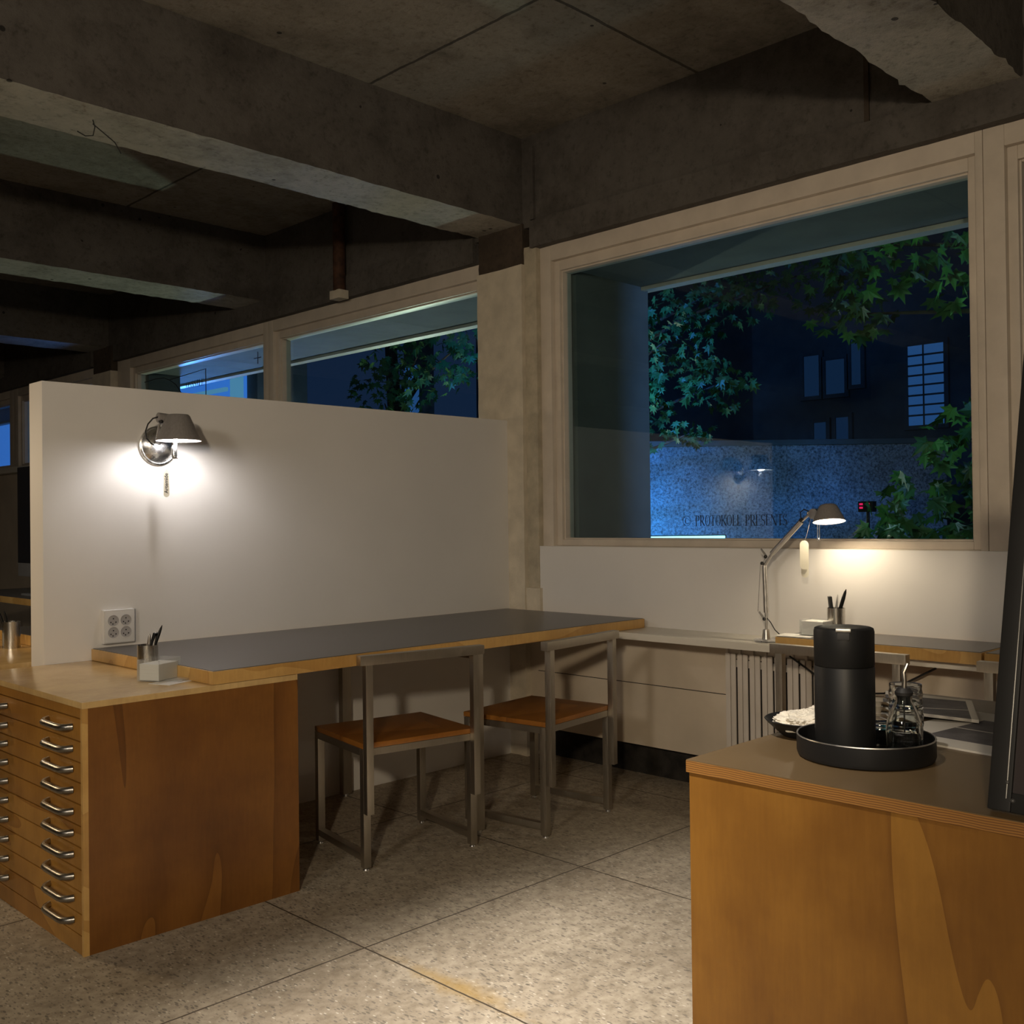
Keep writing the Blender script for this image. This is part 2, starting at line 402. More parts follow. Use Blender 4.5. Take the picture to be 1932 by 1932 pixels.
# ------------------------------------------------------------------ mesh helpers
class MB:
    def __init__(s): s.bm = bmesh.new(); s.T = Matrix.Identity(4)
    def _add(s, bm2, T=None):
        me = bpy.data.meshes.new('t'); bm2.to_mesh(me); bm2.free()
        me.transform(s.T @ T if T is not None else s.T)
        s.bm.from_mesh(me); bpy.data.meshes.remove(me)
    def box(s, x0, x1, y0, y1, z0, z1, bev=0.0, seg=2, T=None):
        b = bmesh.new()
        bmesh.ops.create_cube(b, size=1)
        for v in b.verts:
            v.co = Vector(((x0 + x1) / 2 + v.co.x * abs(x1 - x0), (y0 + y1) / 2 + v.co.y * abs(y1 - y0), (z0 + z1) / 2 + v.co.z * abs(z1 - z0)))
        if bev: bmesh.ops.bevel(b, geom=b.edges[:], offset=bev, segments=seg, affect='EDGES', profile=.7)
        s._add(b, T); return s
    def cyl(s, p0, p1, r, r2=None, n=20, cap=True):
        p0, p1 = Vector(p0), Vector(p1); d = p1 - p0
        b = bmesh.new()
        bmesh.ops.create_cone(b, cap_ends=cap, segments=n, radius1=r, radius2=r if r2 is None else r2, depth=d.length)
        T = Matrix.Translation((p0 + p1) / 2) @ d.to_track_quat('Z', 'Y').to_matrix().to_4x4()
        s._add(b, T); return s
    def sph(s, c, r, sc=(1, 1, 1), n=16):
        b = bmesh.new(); bmesh.ops.create_uvsphere(b, u_segments=n, v_segments=n // 2 + 2, radius=r)
        s._add(b, Matrix.Translation(c) @ Matrix.Diagonal((*sc, 1))); return s
    def tube(s, pts, r, n=10, closed=False):
        pts = [Vector(p) for p in pts]
        b = bmesh.new(); rings = []
        prev = None
        for i, p in enumerate(pts):
            a = pts[i - 1] if i else (pts[-1] if closed else p)
            c = pts[i + 1] if i < len(pts) - 1 else (pts[0] if closed else p)
            d = (c - a).normalized()
            if prev is None:
                u = d.orthogonal().normalized()
            else:
                u = (prev - d * prev.dot(d)).normalized()
            prev = u; w = d.cross(u)
            rr = r[i] if isinstance(r, (list, tuple)) else r
            rings.append([b.verts.new(p + (u * math.cos(t) + w * math.sin(t)) * rr) for t in [2 * math.pi * k / n for k in range(n)]])
        for i in range(len(rings) - (0 if closed else 1)):
            A, B = rings[i], rings[(i + 1) % len(rings)]
            for k in range(n): b.faces.new((A[k], A[(k + 1) % n], B[(k + 1) % n], B[k]))
        if not closed:
            b.faces.new(rings[0][::-1]); b.faces.new(rings[-1])
        s._add(b); return s
    def lathe(s, prof, c=(0, 0, 0), n=48, T=None, closed=False):
        b = bmesh.new(); rings = []
        for r, z in prof:
            if r < 1e-6: rings.append([b.verts.new((0, 0, z))])
            else: rings.append([b.verts.new((r * math.cos(2 * math.pi * k / n), r * math.sin(2 * math.pi * k / n), z)) for k in range(n)])
        L = len(rings)
        for i in range(L if closed else L - 1):
            A, B = rings[i], rings[(i + 1) % L]
            for k in range(n):
                k2 = (k + 1) % n
                if len(A) == 1 and len(B) == 1: continue
                if len(A) == 1: b.faces.new((A[0], B[k2], B[k]))
                elif len(B) == 1: b.faces.new((A[k], A[k2], B[0]))
                else: b.faces.new((A[k], A[k2], B[k2], B[k]))
        bmesh.ops.recalc_face_normals(b, faces=b.faces[:])
        s._add(b, (T if T is not None else Matrix.Identity(4)) @ Matrix.Translation(c) if T is not None else Matrix.Translation(c)); return s
    def prism(s, pts, thick, T=None):
        """polygon in local XY extruded by thick along +Z"""
        b = bmesh.new()
        lo = [b.verts.new((p[0], p[1], 0)) for p in pts]; hi = [b.verts.new((p[0], p[1], thick)) for p in pts]
        b.faces.new(lo[::-1]); b.faces.new(hi)
        for i in range(len(pts)):
            j = (i + 1) % len(pts); b.faces.new((lo[i], lo[j], hi[j], hi[i]))
        bmesh.ops.recalc_face_normals(b, faces=b.faces[:])
        s._add(b, T); return s
    def build(s, name, mat, parent=None, smooth=True):
        me = bpy.data.meshes.new(name); s.bm.to_mesh(me); s.bm.free()
        me.materials.append(mat)
        if smooth:
            for p in me.polygons: p.use_smooth = True
            me.set_sharp_from_angle(angle=R(35))
        o = bpy.data.objects.new(name, me)
        COL.objects.link(o)
        if parent: o.parent = parent
        return o

def shift(o, loc):
    """give a single-mesh thing an origin of its own"""
    o.data.transform(Matrix.Translation(-Vector(loc))); o.location = loc
    return o
def tag(o, label=None, cat=None, group=None, kind=None):
    if label: o['label'] = label
    if cat: o['category'] = cat
    if group: o['group'] = group
    if kind: o['kind'] = kind
    return o
def thing(name, label, cat, loc=(0, 0, 0), rz=0.0, group=None, kind=None):
    o = bpy.data.objects.new(name, None); COL.objects.link(o)
    o.empty_display_size = .1
    o.location = loc; o.rotation_euler = (0, 0, rz)
    return tag(o, label, cat, group, kind)
def kids(o): return [c for c in bpy.data.objects if c.parent == o]
def copy_tree(o, parent=None):
    c = o.copy(); COL.objects.link(c); c.parent = parent
    for ch in kids(o): copy_tree(ch, c)
    return c
def struct(o): o['kind'] = 'structure'; return o
def A(loc):
    """MB in world coordinates for a thing standing at loc"""
    m = MB(); m.T = Matrix.Translation(-Vector(loc)); return m

def rough_box(x0, x1, y0, y1, z0, z1, step=.05, amp=.006, edge_only=True, seed=0):
    """box with subdivided faces and chipped edges"""
    b = bmesh.new()
    nx = max(1, int((x1 - x0) / step)); ny = max(1, int((y1 - y0) / step)); nz = max(1, int((z1 - z0) / step))
    vd = {}
    def V(i, j, k):
        key = (i, j, k)
        if key not in vd:
            p = Vector((x0 + (x1 - x0) * i / nx, y0 + (y1 - y0) * j / ny, z0 + (z1 - z0) * k / nz))
            onb = (i in (0, nx)) + (j in (0, ny)) + (k in (0, nz))
            n = noise.noise_vector(p * 5 + Vector((seed, seed, seed))) * .7 + noise.noise_vector(p * 23) * .9
            f = 1.0 if onb >= 2 else .35
            vd[key] = b.verts.new(p + Vector((0, n.y, n.z)) * amp * f)
        return vd[key]
    for i in range(nx):
        for j in range(ny):
            b.faces.new((V(i, j, 0), V(i, j + 1, 0), V(i + 1, j + 1, 0), V(i + 1, j, 0)))
            b.faces.new((V(i, j, nz), V(i + 1, j, nz), V(i + 1, j + 1, nz), V(i, j + 1, nz)))
        for k in range(nz):
            b.faces.new((V(i, 0, k), V(i + 1, 0, k), V(i + 1, 0, k + 1), V(i, 0, k + 1)))
            b.faces.new((V(i, ny, k), V(i, ny, k + 1), V(i + 1, ny, k + 1), V(i + 1, ny, k)))
    for j in range(ny):
        for k in range(nz):
            b.faces.new((V(0, j, k), V(0, j, k + 1), V(0, j + 1, k + 1), V(0, j + 1, k)))
            b.faces.new((V(nx, j, k), V(nx, j + 1, k), V(nx, j + 1, k + 1), V(nx, j, k + 1)))
    bmesh.ops.recalc_face_normals(b, faces=b.faces[:])
    return b

# ================================================================== ROOM SHELL
struct(MB().box(-5, 4.1, -5, 14.5, -.12, 0).build('floor', M['floor']))
struct(MB().box(-5, 4.3, -5, 14.5, 3.165, 3.3).build('ceiling', M['conc_ceil']))
struct(MB().box(-5.12, -5, -5, 14.5, 0, 3.165).build('wall_back', M['wall_low']))
struct(MB().box(-5, 4.0, -5.12, -5, 0, 3.165).build('wall_right', M['wall_low']))
struct(MB().box(-5, 4.3, 14.5, 14.62, 0, 3.165).build('wall_left', M['wall_low']))

# cross beams (name them as trim of the setting)
k = 0
for y0, y1 in ((-1.2, -.88), (1.235, 1.55), (3.665, 4.0), (6.11, 6.48), (8.59, 8.95), (11.05, 11.4)):
    k += 1
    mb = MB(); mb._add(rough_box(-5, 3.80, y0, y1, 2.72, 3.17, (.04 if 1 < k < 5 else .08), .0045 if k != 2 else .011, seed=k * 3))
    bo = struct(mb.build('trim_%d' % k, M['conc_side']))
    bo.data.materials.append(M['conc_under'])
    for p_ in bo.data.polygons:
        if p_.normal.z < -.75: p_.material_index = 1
# edge beam above the windows with its projecting band
mb = MB(); mb.box(3.79, 4.2, -5, 14.5, 2.70, 3.17)
struct(mb.build('trim_7', M['conc_side']))
for n_, (ya_, yb_) in zip((8, 17, 18), ((-5, 3.60), (4.02, 8.46), (8.90, 14.5))):
    mb = MB(); mb._add(rough_box(3.77, 4.2, ya_, yb_, 2.588, 2.722, .05, .004, seed=31))
    struct(mb.build('trim_%d' % n_, M['conc_side']))
# dark formwork grooves and cover pieces on the edge beam
o = MB().box(3.782, 3.80, 1.795, 1.815, 2.72, 3.165).build('trim_9', M['conc_dark']); struct(o)
o = MB().box(3.774, 3.80, 3.575, 3.60, 2.73, 3.10).build('trim_10', M['conc_side']); struct(o)

# wall below the windows: upper painted board, lower wall, black recess at the floor
struct(MB().box(3.795, 3.83, -5, 3.585, .70, 1.072, .002).build('wall_front', M['paint']))
m = MB(); m.box(3.80, 3.96, -5, 14.5, .155, .70); m.box(3.81, 3.96, -5, 3.6, .70, 1.07); m.box(3.80, 3.96, 4.0, 14.5, .70, 1.07)
m.box(3.80, 3.96, 8.87, 14.5, 1.07, 1.74); m.box(3.80, 3.96, -5, -.985, 1.07, 2.62); m.box(3.80, 3.96, 12.98, 14.5, 1.07, 2.62)
struct(m.build('wall_parapet', M['wall_low']))
struct(MB().box(3.7985, 3.8005, -1, 3.6, .4385, .4415).build('trim_11', M['black_recess']))
struct(MB().box(3.885, 3.96, -5, 14.5, 0, .16).build('baseboard_front', M['black_recess']))

# columns
def column(y0, y1, idx):
    mb = MB(); mb._add(rough_box(3.765, 4.0, y0, y1, 0, 2.512, .05, .003, seed=idx))
    c = mb.build('pillar', M['plaster'])
    mb = MB(); mb._add(rough_box(3.775, 4.0, y0 + .004, y1 - .004, 2.512, 2.725, .03, .007, seed=idx + 4))
    t = mb.build('bare_concrete_head', M['conc_dark'], c)
    shift(c, (3.88, (y0 + y1) / 2, 0)); t.data.transform(Matrix.Translation((-3.88, -(y0 + y1) / 2, 0)))
    return struct(c)
c1 = column(3.655, 3.985, 1)
c2 = column(8.50, 8.86, 2)
# plaster strip and mortar between column and board
m = MB(); m._add(rough_box(3.79, 3.86, 3.575, 3.66, .86, 2.60, .03, .003, seed=9)); struct(m.build('trim_12', M['grout']))
m = MB(); m._add(rough_box(3.775, 3.86, 3.560, 3.66, .70, .86, .03, .003, seed=11)); struct(m.build('trim_13', M['plaster']))

# ---------------- windows
def frame_rect(mb, x0, x1, ya, yb, za, zb, t):
    """rectangular ring in the YZ plane; (ya,yb,za,zb) is the opening, t=(left,right,bottom,top) widths"""
    l, r, bo, to = t
    mb.box(x0, x1, yb, yb + l, za - bo, zb + to, .003)
    mb.box(x0, x1, ya - r, ya, za - bo, zb + to, .003)
    mb.box(x0, x1, ya, yb, za - bo, za, .003)
    mb.box(x0, x1, ya, yb, zb, zb + to, .003)

def window(idx, ya, yb, za=1.105, zb=2.462, gx=3.90, outer=(.085, .05, .035, .125), sash=(.035, .035, .03, .05)):
    root = thing('window_%d' % idx, None, None, (3.85, (ya + yb) / 2, za)); root['kind'] = 'structure'
    L = root.location
    mb = A(L); frame_rect(mb, 3.822, 3.96, ya - sash[1], yb + sash[0], za - sash[2], zb + sash[3], outer)
    mb.build('window_casing', M['paint_frame'], root)
    mb = A(L); frame_rect(mb, 3.850, 3.94, ya, yb, za, zb, sash); mb.build('window_sash', M['paint_frame'], root)
    mb = A(L); frame_rect(mb, 3.866, 3.93, ya + .008, yb - .008, za + .008, zb - .008, (.008, .008, .008, .008)); mb.build('glazing_bead', M['paint_frame'], root)
    A(L).box(gx - .003, gx + .003, ya, yb, za, zb).build('window_pane', M['pane'], root)
    return root
w1 = window(1, 1.452, 3.47, outer=(.085, .027, .035, .125))
w2 = window(2, 4.05, 6.04, outer=(.0615, .04, .035, .125))
w3 = window(3, 6.235, 8.218, outer=(.235, .0615, .035, .125))
w4 = window(4, 8.93, 10.73, za=1.83, outer=(.115, .03, .05, .125))
w5 = window(5, 11.03, 12.9, za=1.83, outer=(.06, .115, .05, .125))
w6 = window(6, -.9, 1.28, gx=3.93, outer=(.073, .05, .035, .125))
# deep sill under the far windows
struct(MB().box(3.70, 3.96, 8.9, 14.5, 1.735, 1.79, .004).build('trim_14', M['shelf_white']))

# ---- condensed serif lettering on the glass
def arc_poly(cx, cy, rx, ry, a0, a1, tn, tk, n=28):
    out, inn = [], []
    for i in range(n + 1):
        a = R(a0 + (a1 - a0) * i / n)
        w = tn + (tk - tn) * abs(math.cos(a)) ** 1.4
        out.append((cx + rx * math.cos(a), cy + ry * math.sin(a)))
        inn.append((cx + (rx - w) * math.cos(a), cy + (ry - tn - (w - tn) * .15) * math.sin(a)))
    return [[out[i], out[i + 1], inn[i + 1], inn[i]] for i in range(n)]
def seg(x0, y0, x1, y1, w):
    d = Vector((x1 - x0, y1 - y0)); nn = Vector((-d.y, d.x)).normalized() * w / 2
    return [[(x0 + nn.x, y0 + nn.y), (x1 + nn.x, y1 + nn.y), (x1 - nn.x, y1 - nn.y), (x0 - nn.x, y0 - nn.y)]]
TK, TN = .085, .03
def serif(x, y, w=.15): return seg(x - w / 2, y, x + w / 2, y, TN)
def stem(x): return seg(x, 0, x, 1, TK) + serif(x, .015, .17) + serif(x, .985, .17)
def glyph(ch):
    if ch == 'P': return .46, stem(.09) + seg(.09, .985, .2, .985, TN) + seg(.09, .47, .2, .47, TN) + arc_poly(.2, .7275, .22, .2725, -90, 90, TN, TK)
    if ch == 'R': return .52, glyph('P')[1] + seg(.20, .48, .46, .02, TK) + serif(.47, .015, .1)
    if ch == 'O': return .56, arc_poly(.27, .5, .25, .51, 0, 360, TN, TK)
    if ch == 'T': return .48, stem(.24) + seg(.02, .985, .46, .985, TN) + seg(.03, .985, .03, .86, TN) + seg(.45, .985, .45, .86, TN)
    if ch == 'K': return .54, stem(.09) + seg(.12, .44, .44, .98, TN) + seg(.2, .56, .48, .02, TK) + serif(.44, .985, .13) + serif(.49, .015, .12)
    if ch == 'L': return .44, stem(.09) + seg(.09, .015, .42, .015, TN) + seg(.42, 0, .42, .17, TN)
    if ch == 'E': return .46, stem(.09) + seg(.09, .015, .43, .015, TN) + seg(.43, 0, .43, .16, TN) + seg(.09, .985, .41, .985, TN) + seg(.41, 1, .41, .85, TN) + seg(.09, .51, .33, .51, TN) + seg(.33, .43, .33, .59, TN)
    if ch == 'N': return .60, seg(.08, 0, .08, 1, TN) + seg(.07, .98, .5, .02, TK) + seg(.5, 0, .5, 1, TN) + serif(.08, .015, .13) + serif(.5, .985, .13) + serif(.06, .985, .1)
    if ch == 'S':
        return .46, arc_poly(.22, .745, .18, .265, 30, 250, TN, TK * .8) + arc_poly(.22, .255, .19, .265, -150, 70, TN, TK * .9) + seg(.14, .56, .31, .44, TK) + seg(.37, .99, .37, .84, TN) + seg(.04, .02, .04, .18, TN)
    if ch == '©': return .92, arc_poly(.4, .48, .42, .49, 0, 360, TN, TN * 1.3) + arc_poly(.41, .48, .19, .27, 45, 315, TN, TK)
    return .36, []
def lettering(txt, y0, z0, h, total, x, parent, L, name='window_lettering'):
    w = sum(glyph(c)[0] for c in txt)
    sx = total / w
    mb = A(L); cx = 0
    T0 = Matrix(((0, 0, -1, x), (-sx, 0, 0, y0), (0, h, 0, z0), (0, 0, 0, 1)))
    b = bmesh.new()
    for c in txt:
        adv, polys = glyph(c)
        for pl in polys:
            lo = [b.verts.new((p[0] + cx, p[1], 0)) for p in pl]; hi = [b.verts.new((p[0] + cx, p[1], .0006)) for p in pl]
            b.faces.new(lo); b.faces.new(hi[::-1])
            for i in range(4): b.faces.new((lo[i], lo[(i + 1) % 4], hi[(i + 1) % 4], hi[i]))
        cx += adv
    bmesh.ops.recalc_face_normals(b, faces=b.faces[:])
    mb._add(b, T0)
    return mb.build(name, M['decal'], parent, smooth=False)
lettering('© PROTOKOLL PRESENTS', 2.768, 1.168, .048, .535, 3.8965, w1, w1.location)
o = lettering('OSSSTLE', 7.44, 2.262, .052, .28, 3.8965, w3, w3.location)
L3 = w3.location
def line_on_glass(pts, r, parent, L, name):
    mb = A(L); mb.tube([(3.8955, p[0], p[1]) for p in pts], r, 6); return mb.build(name, M['decal'], parent)
line_on_glass([(7.70, 2.36), (7.13, 2.383), (7.13, 1.9)], .0035, w3, L3, 'drawn_outline')
line_on_glass([(8.14, 2.385), (7.95, 2.392), (7.80, 2.385), (7.70, 2.355), (7.60, 2.31), (7.52, 2.24), (7.48, 2.15)], .0035, w3, L3, 'drawn_curve')
line_on_glass([(6.39, 2.42), (6.39, 2.335)], .003, w3, L3, 'drawn_cross')
line_on_glass([(6.44, 2.377), (6.35, 2.377)], .003, w3, L3, 'drawn_cross')

# deep concrete reveals outside
m = MB(); m.box(3.96, 4.56, 3.455, 4.02, .8, 2.72); m.box(3.96, 4.24, 8.20, 8.92, .8, 2.72); m.box(3.96, 4.56, -1.45, -.98, .8, 2.72)
struct(m.build('wall_reveal', M['ext_conc']))
m = MB(); m.box(3.96, 4.50, -3, 14.5, 2.475, 2.75); 
struct(m.build('trim_15', M['ext_conc']))
struct(MB().box(4.50, 4.535, -3, 14.5, 2.455, 2.75).build('trim_19', M['paint_frame']))  # pale paint stands in for light catching the soffit edge
struct(MB().box(4.545, 4.60, -3, 14.5, 2.462, 2.75).build('trim_20', M['paint_frame']))  # second pale strip, same painted-in light along the edge
struct(MB().box(3.96, 4.25, -5, 14.5, .9, 1.04).build('trim_16', M['ext_conc']))
struct(MB().box(3.96, 4.2, -5, 14.5, -.1, .9).build('wall_outer', M['ext_conc']))

# partition
struct(MB().box(1.42, 3.768, 3.77, 3.89, 0, 1.722, .003).build('wall_partition', M['paint']))

# ================================================================== FURNITURE
# ---- plan chest
def plan_chest(loc, label, nh=True):
    root = thing('plan_chest', label, 'cabinet', loc)
    L = root.location
    D, W, H = .705, .888, .707          # x, y, z
    m = MB(); m.box(.016, D, 0, .018, .0, H - .018); m.box(.016, D, W - .018, W, 0, H - .018)
    m.box(D - .012, D, .018, W - .018, 0, H - .018)
    m.build('side_panel', M['ply_side'], root)
    for e0, e1 in ((0, .012), (W - .012, W)): MB().box(0, .016, e0, e1, 0, H - .018).build('front_edging', M['wood_edge'], root)
    MB().box(0, D, 0, W, H - .018, H, .0015).build('top', M['ply_top'], root)
    m = MB(); m.box(.002, .03, .012, W - .012, .662, H - .018)
    m.build('top_rail', M['ply_drawer'], root)
    m = MB(); m.box(.002, .03, .012, W - .012, .0, .051)
    m.build('plinth', M['ply_drawer'], root)
    MB().box(.03, D - .02, .018, W - .018, .02, H - .02).build('carcass_core', M['black'], root)
    zs = [.660, .596, .537, .480, .419, .359, .299, .237, .175, .113, .053]
    for i in range(10):
        z1, z0 = zs[i] - .002, zs[i + 1] + .002
        d = MB().box(.001, .028, .014, W - .014, z0, z1, .0012).build('drawer', M['ply_drawer'], root)
        zc = (z0 + z1) / 2 + .004
        for yc in (.155, .665):
            hw = .075
            pts = [(.002, yc - hw - .012, zc), (-.014, yc - hw - .004, zc - .001), (-.024, yc - hw + .012, zc - .002), (-.026, yc - hw + .03, zc - .002),
                   (-.026, yc + hw - .03, zc - .002), (-.024, yc + hw - .012, zc - .002), (-.014, yc + hw + .004, zc - .001), (.002, yc + hw + .012, zc)]
            MB().tube(pts, .0098, 12).build('handle', M['handle'], d)
    return root
chest = plan_chest((1.187, 2.880, 0), 'birch plan chest with ten shallow drawers in front of white partition')
for d in kids(chest):                       # tiny differences in veneer between drawers
    pass
chest2 = plan_chest((1.187, 3.90, 0), 'plan chest behind the white partition, only its top showing')

# ---- long worktops
def worktop(loc, label, x0, x1, y0, y1, leg_list, chamfer=False, name='worktop'):
    root = thing(name, label, 'desk', loc); L = loc
    A(L).box(x0, x1, y0, y1, .708, .7485, .0015).build('board', M['wood_edge'], root)
    A(L).box(x0 + .005, x1 - .005, y0 + .005, y1 - .004, .7480, .7503).build('laminate_top', M['laminate'], root)
    for lx, ly in leg_list:
        lg = A(L).box(lx - .0225, lx + .0225, ly - .015, ly + .015, .012, .708, .002).build('leg', M['steel'], root)
        A(L).cyl((lx, ly, 0), (lx, ly, .013), .014).build('levelling_foot', M['chrome'], lg)
    return root
desk = worktop((2.66, 3.32, 0), 'long grey-topped desk with wood edge along the white partition', 1.588, 3.745, 2.88, 3.766, [(2.717, 2.905), (2.69, 3.725)])
A((2.66, 3.32, 0)).box(2.70, 2.73, 2.92, 3.71, .672, .707).build('cross_rail', M['steel'], desk)
worktop((1.95, 4.8, 0), 'grey-topped desk with wood edge behind the white partition', 1.61, 3.72, 4.0, 4.86, [(2.7, 4.84)])
d3 = worktop((3.63, 1.67, 0), 'short grey-topped desk with wood edge under the big window', 3.475, 3.79, 1.292, 2.052, [])
mm = A((3.63, 1.67, 0)); mm.tube([(3.70, 2.121, .646), (3.70, 1.90, .52), (3.70, 1.73, .54), (3.70, 1.535, .652)], .004, 6)
mm.build('slack_cable', M['black_soft'], d3)
d4 = worktop((3.63, .5, 0), 'grey-topped desk at the right edge beside the short window desk', 3.475, 3.79, -.6, 1.283, [])
mm = A((3.63, .5, 0)); mm.tube([(3.70, 1.40 - .12, .653), (3.70, 1.2, .56), (3.70, 1.0, .54)], .004, 6); mm.build('slack_cable', M['black_soft'], d4)

# ---- white wall shelf
sh = thing('wall_shelf', 'long white shelf running under the window wall', 'shelf', (3.67, 1.3, .68))
A((3.67, 1.3, .68)).box(3.54, 3.80, -1.2, 3.60, .677, .7065, .002).build('shelf_board', M['shelf_white'], sh)
for y in (3.3, 1.0, -.6):
    A((3.67, 1.3, .68)).box(3.60, 3.80, y, y + .02, .60, .677).build('bracket', M['shelf_white'], sh)

# ---- radiator
rad = thing('radiator', 'white vertical-slat radiator under the window shelf', 'radiator', (3.75, 2.15, 0))
Lr = (3.75, 2.15, 0)
y = 2.452; i = 0
while y > 1.86:
    A(Lr).box(3.745, 3.752, y - .0225, y, .10, .628, .0015).build('slat', M['rad'], rad)
    if i % 2 == 0:
        y -= .0265
    else:
        y -= .0225 + .0095
    i += 1
mb = A(Lr)
yy = 2.452
while yy > 1.90:
    mb.box(3.756, 3.762, yy - .034, yy - .014, .11, .60); yy -= .0585
mb.box(3.762, 3.770, 1.87, 2.45, .57, .60); mb.box(3.762, 3.770, 1.87, 2.45, .12, .15)
mb.build('inner_fin', M['rad'], rad)
A(Lr).box(3.782, 3.794, 1.87, 2.452, .12, .60).build('back_panel', M['black_soft'], rad)  # black colour stands in for the shade deep between the slats
mb = A(Lr); yy = 2.452
while yy > 1.90:
    mb.box(3.747, 3.79, yy - .012, yy, .625, .645, .001); yy -= .0308 * 2
mb.box(3.76, 3.79, 1.87, 2.45, .628, .645); mb.build('top_grille', M['rad'], rad)
for fy in (2.40, 1.90): A(Lr).box(3.75, 3.79, fy, fy + .02, 0, .12).build('foot', M['rad'], rad)

# ---- chairs
def make_chair(label):
    root = thing('metal_chair', label, 'chair', (0, 0, 0), 0, 'square steel tube chairs with wooden seats')
    hx, hy, t = .2175, .1875, .0135
    for sx in (-1, 1):
        for sy in (-1, 1):
            lg = MB().box(sx * hx - t, sx * hx + t, sy * hy - t, sy * hy + t, .012, .420, .0012).build('leg', M['steel'], root)
            f = MB(); f.lathe([(0, 0), (.009, 0), (.011, .003), (.009, .007), (.005, .008), (.005, .013), (0, .013)], (sx * hx, sy * hy, 0), 20)
            f.build('levelling_foot', M['chrome'], lg)
        MB().box(sx * hx - t, sx * hx + t, -hy + t, hy - t, .034, .058, .001).build('side_stretcher', M['steel'], root)
        MB().box(sx * hx - t, sx * hx + t, -hy - 3 * t - .001, -hy - t - .001, .20, .712, .0012).build('upright', M['steel'], root)
    m = MB()
    for sx in (-1, 1): m.box(sx * hx - t, sx * hx + t, -hy + t, hy - t, .396, .420)
    for sy in (-1, 1): m.box(-hx + t, hx - t, sy * hy - t, sy * hy + t, .396, .420)
    m.build('seat_frame', M['steel'], root)
    MB().box(-hx - .012, hx + .012, -hy - t, hy + .018, .4205, .4395, .004, 2).build('seat', M['seat_wood'], root)
    MB().box(-.252, .252, -hy - 3 * t - .004, -hy - t + .002, .712, .745, .0015).build('back_rail', M['steel'], root)
    return root
ch = make_chair('steel chair with dark wooden seat, pushed in nearest the plan chest')
spots = [((2.406, 3.021, 0), -10.4, None),
         ((3.037, 2.880, 0), 7.0, 'steel chair with orange wooden seat at the corner of the long desk'),
         ((3.530, 1.72, 0), -90, 'steel chair at the short window desk, partly behind the black thermos'),
         ((3.530, .99, 0), -90, 'steel chair at the right edge, its rail cut off by the black frame')]
for i, (p, a, lab) in enumerate(spots):
    o = ch if i == 0 else copy_tree(ch)
    o.location = p; o.rotation_euler = (0, 0, R(a))
    if lab: o['label'] = lab

# ---- service counter on the right
CN = (1.95, .2, 0)
ct = thing('service_counter', 'plywood counter with dark top in the right foreground', 'counter', CN)
A(CN).box(1.668, 2.66, -1.4, 1.178, 0, .706).build('body', M['ply_counter'], ct)
A(CN).box(1.664, 2.70, -1.45, 1.183, .706, .7285).build('top_edge', M['ply_edge'], ct)
A(CN).box(1.6645, 2.70, -1.45, 1.1825, .7285, .7302).build('laminate_top', M['laminate_brown'], ct)

# ================================================================== WALL LAMP
WL = (1.86, 3.77, 1.51)
wl = thing('wall_lamp', 'grey cone wall lamp switched on, fixed to the white partition', 'lamp', WL)
Tw = Matrix.Translation((1.853 - WL[0], 0, 1.507 - WL[2])) @ Matrix.Rotation(R(90), 4, 'X')
m = MB(); m.lathe([(0, 0), (.0755, 0), (.0765, .003), (.0755, .009), (.070, .012), (.066, .010), (.062, .014), (.045, .030), (.020, .036), (0, .036)], (0, 0, 0), 64, T=Tw)
m.build('wall_plate', M['chrome'], wl)
RC = Vector((1.853, 3.600, 1.5155))                      # rim centre
def W(p): return Vector(p) - Vector(WL)
m = MB(); m.lathe([(.083, 0), (.0415, .094), (.036, .0985), (0, .0985), (0, .0965), (.035, .0965), (.0395, .093), (.081, .0)], W(RC), 64)
sd = m.build('lamp_shade', M['shade'], wl)
MB().lathe([(.0800, .0012), (.039, .092), (0, .0955)], W(RC), 64).build('shade_lining', M['shade_in'], sd)
m = MB(); m.lathe([(0, -.005), (.010, -.004), (.018, .002), (.024, .018), (.024, .040), (.018, .050), (0, .054)], W(RC), 48); m.build('diffuser', M['bulb_wall'], wl)
m = MB(); m.cyl(W((1.80, 3.655, 1.604)), W((1.855, 3.650, 1.600)), .019, n=32); m.cyl(W((1.80, 3.655, 1.604)), W((1.797, 3.655, 1.604)), .019, .014, n=32)
m.build('head_joint', M['shade'], wl)
m = MB(); m.sph(W((1.806, 3.645, 1.590)), .009, n=20); m.build('joint_knob', M['black_soft'], wl)
m = MB(); m.cyl(W((1.812, 3.665, 1.588)), W((1.815, 3.70, 1.525)), .0045, n=12); m.cyl(W((1.815, 3.70, 1.525)), W((1.85, 3.745, 1.51)), .006, n=12)
m.build('arm', M['chrome'], wl)
m = MB(); m.tube([W(p) for p in ((1.800, 3.65, 1.607), (1.782, 3.66, 1.600), (1.772, 3.68, 1.580), (1.772, 3.70, 1.555), (1.785, 3.72, 1.530), (1.81, 3.735, 1.512), (1.83, 3.74, 1.505))], .0028, 8)
m.build('cord', M['black_soft'], wl)
m = MB(); m.tube([W(p) for p in ((1.842, 3.615, 1.530), (1.842, 3.612, 1.505), (1.841, 3.612, 1.497))], .0045, 10)
m.tube([W(p) for p in ((1.841, 3.612, 1.499), (1.841, 3.612, 1.492), (1.841, 3.612, 1.455), (1.841, 3.612, 1.449), (1.841, 3.612, 1.446))], [.006, .0105, .0105, .009, .003], 20)
m.build('turning_handle', M['chrome'], wl)
m = MB(); m.tube([W(p) for p in ((1.853, 3.615, 1.525), (1.853, 3.612, 1.452))], .0016, 8); m.sph(W((1.853, 3.612, 1.452)), .0035); m.build('guide_wire', M['chrome'], wl)

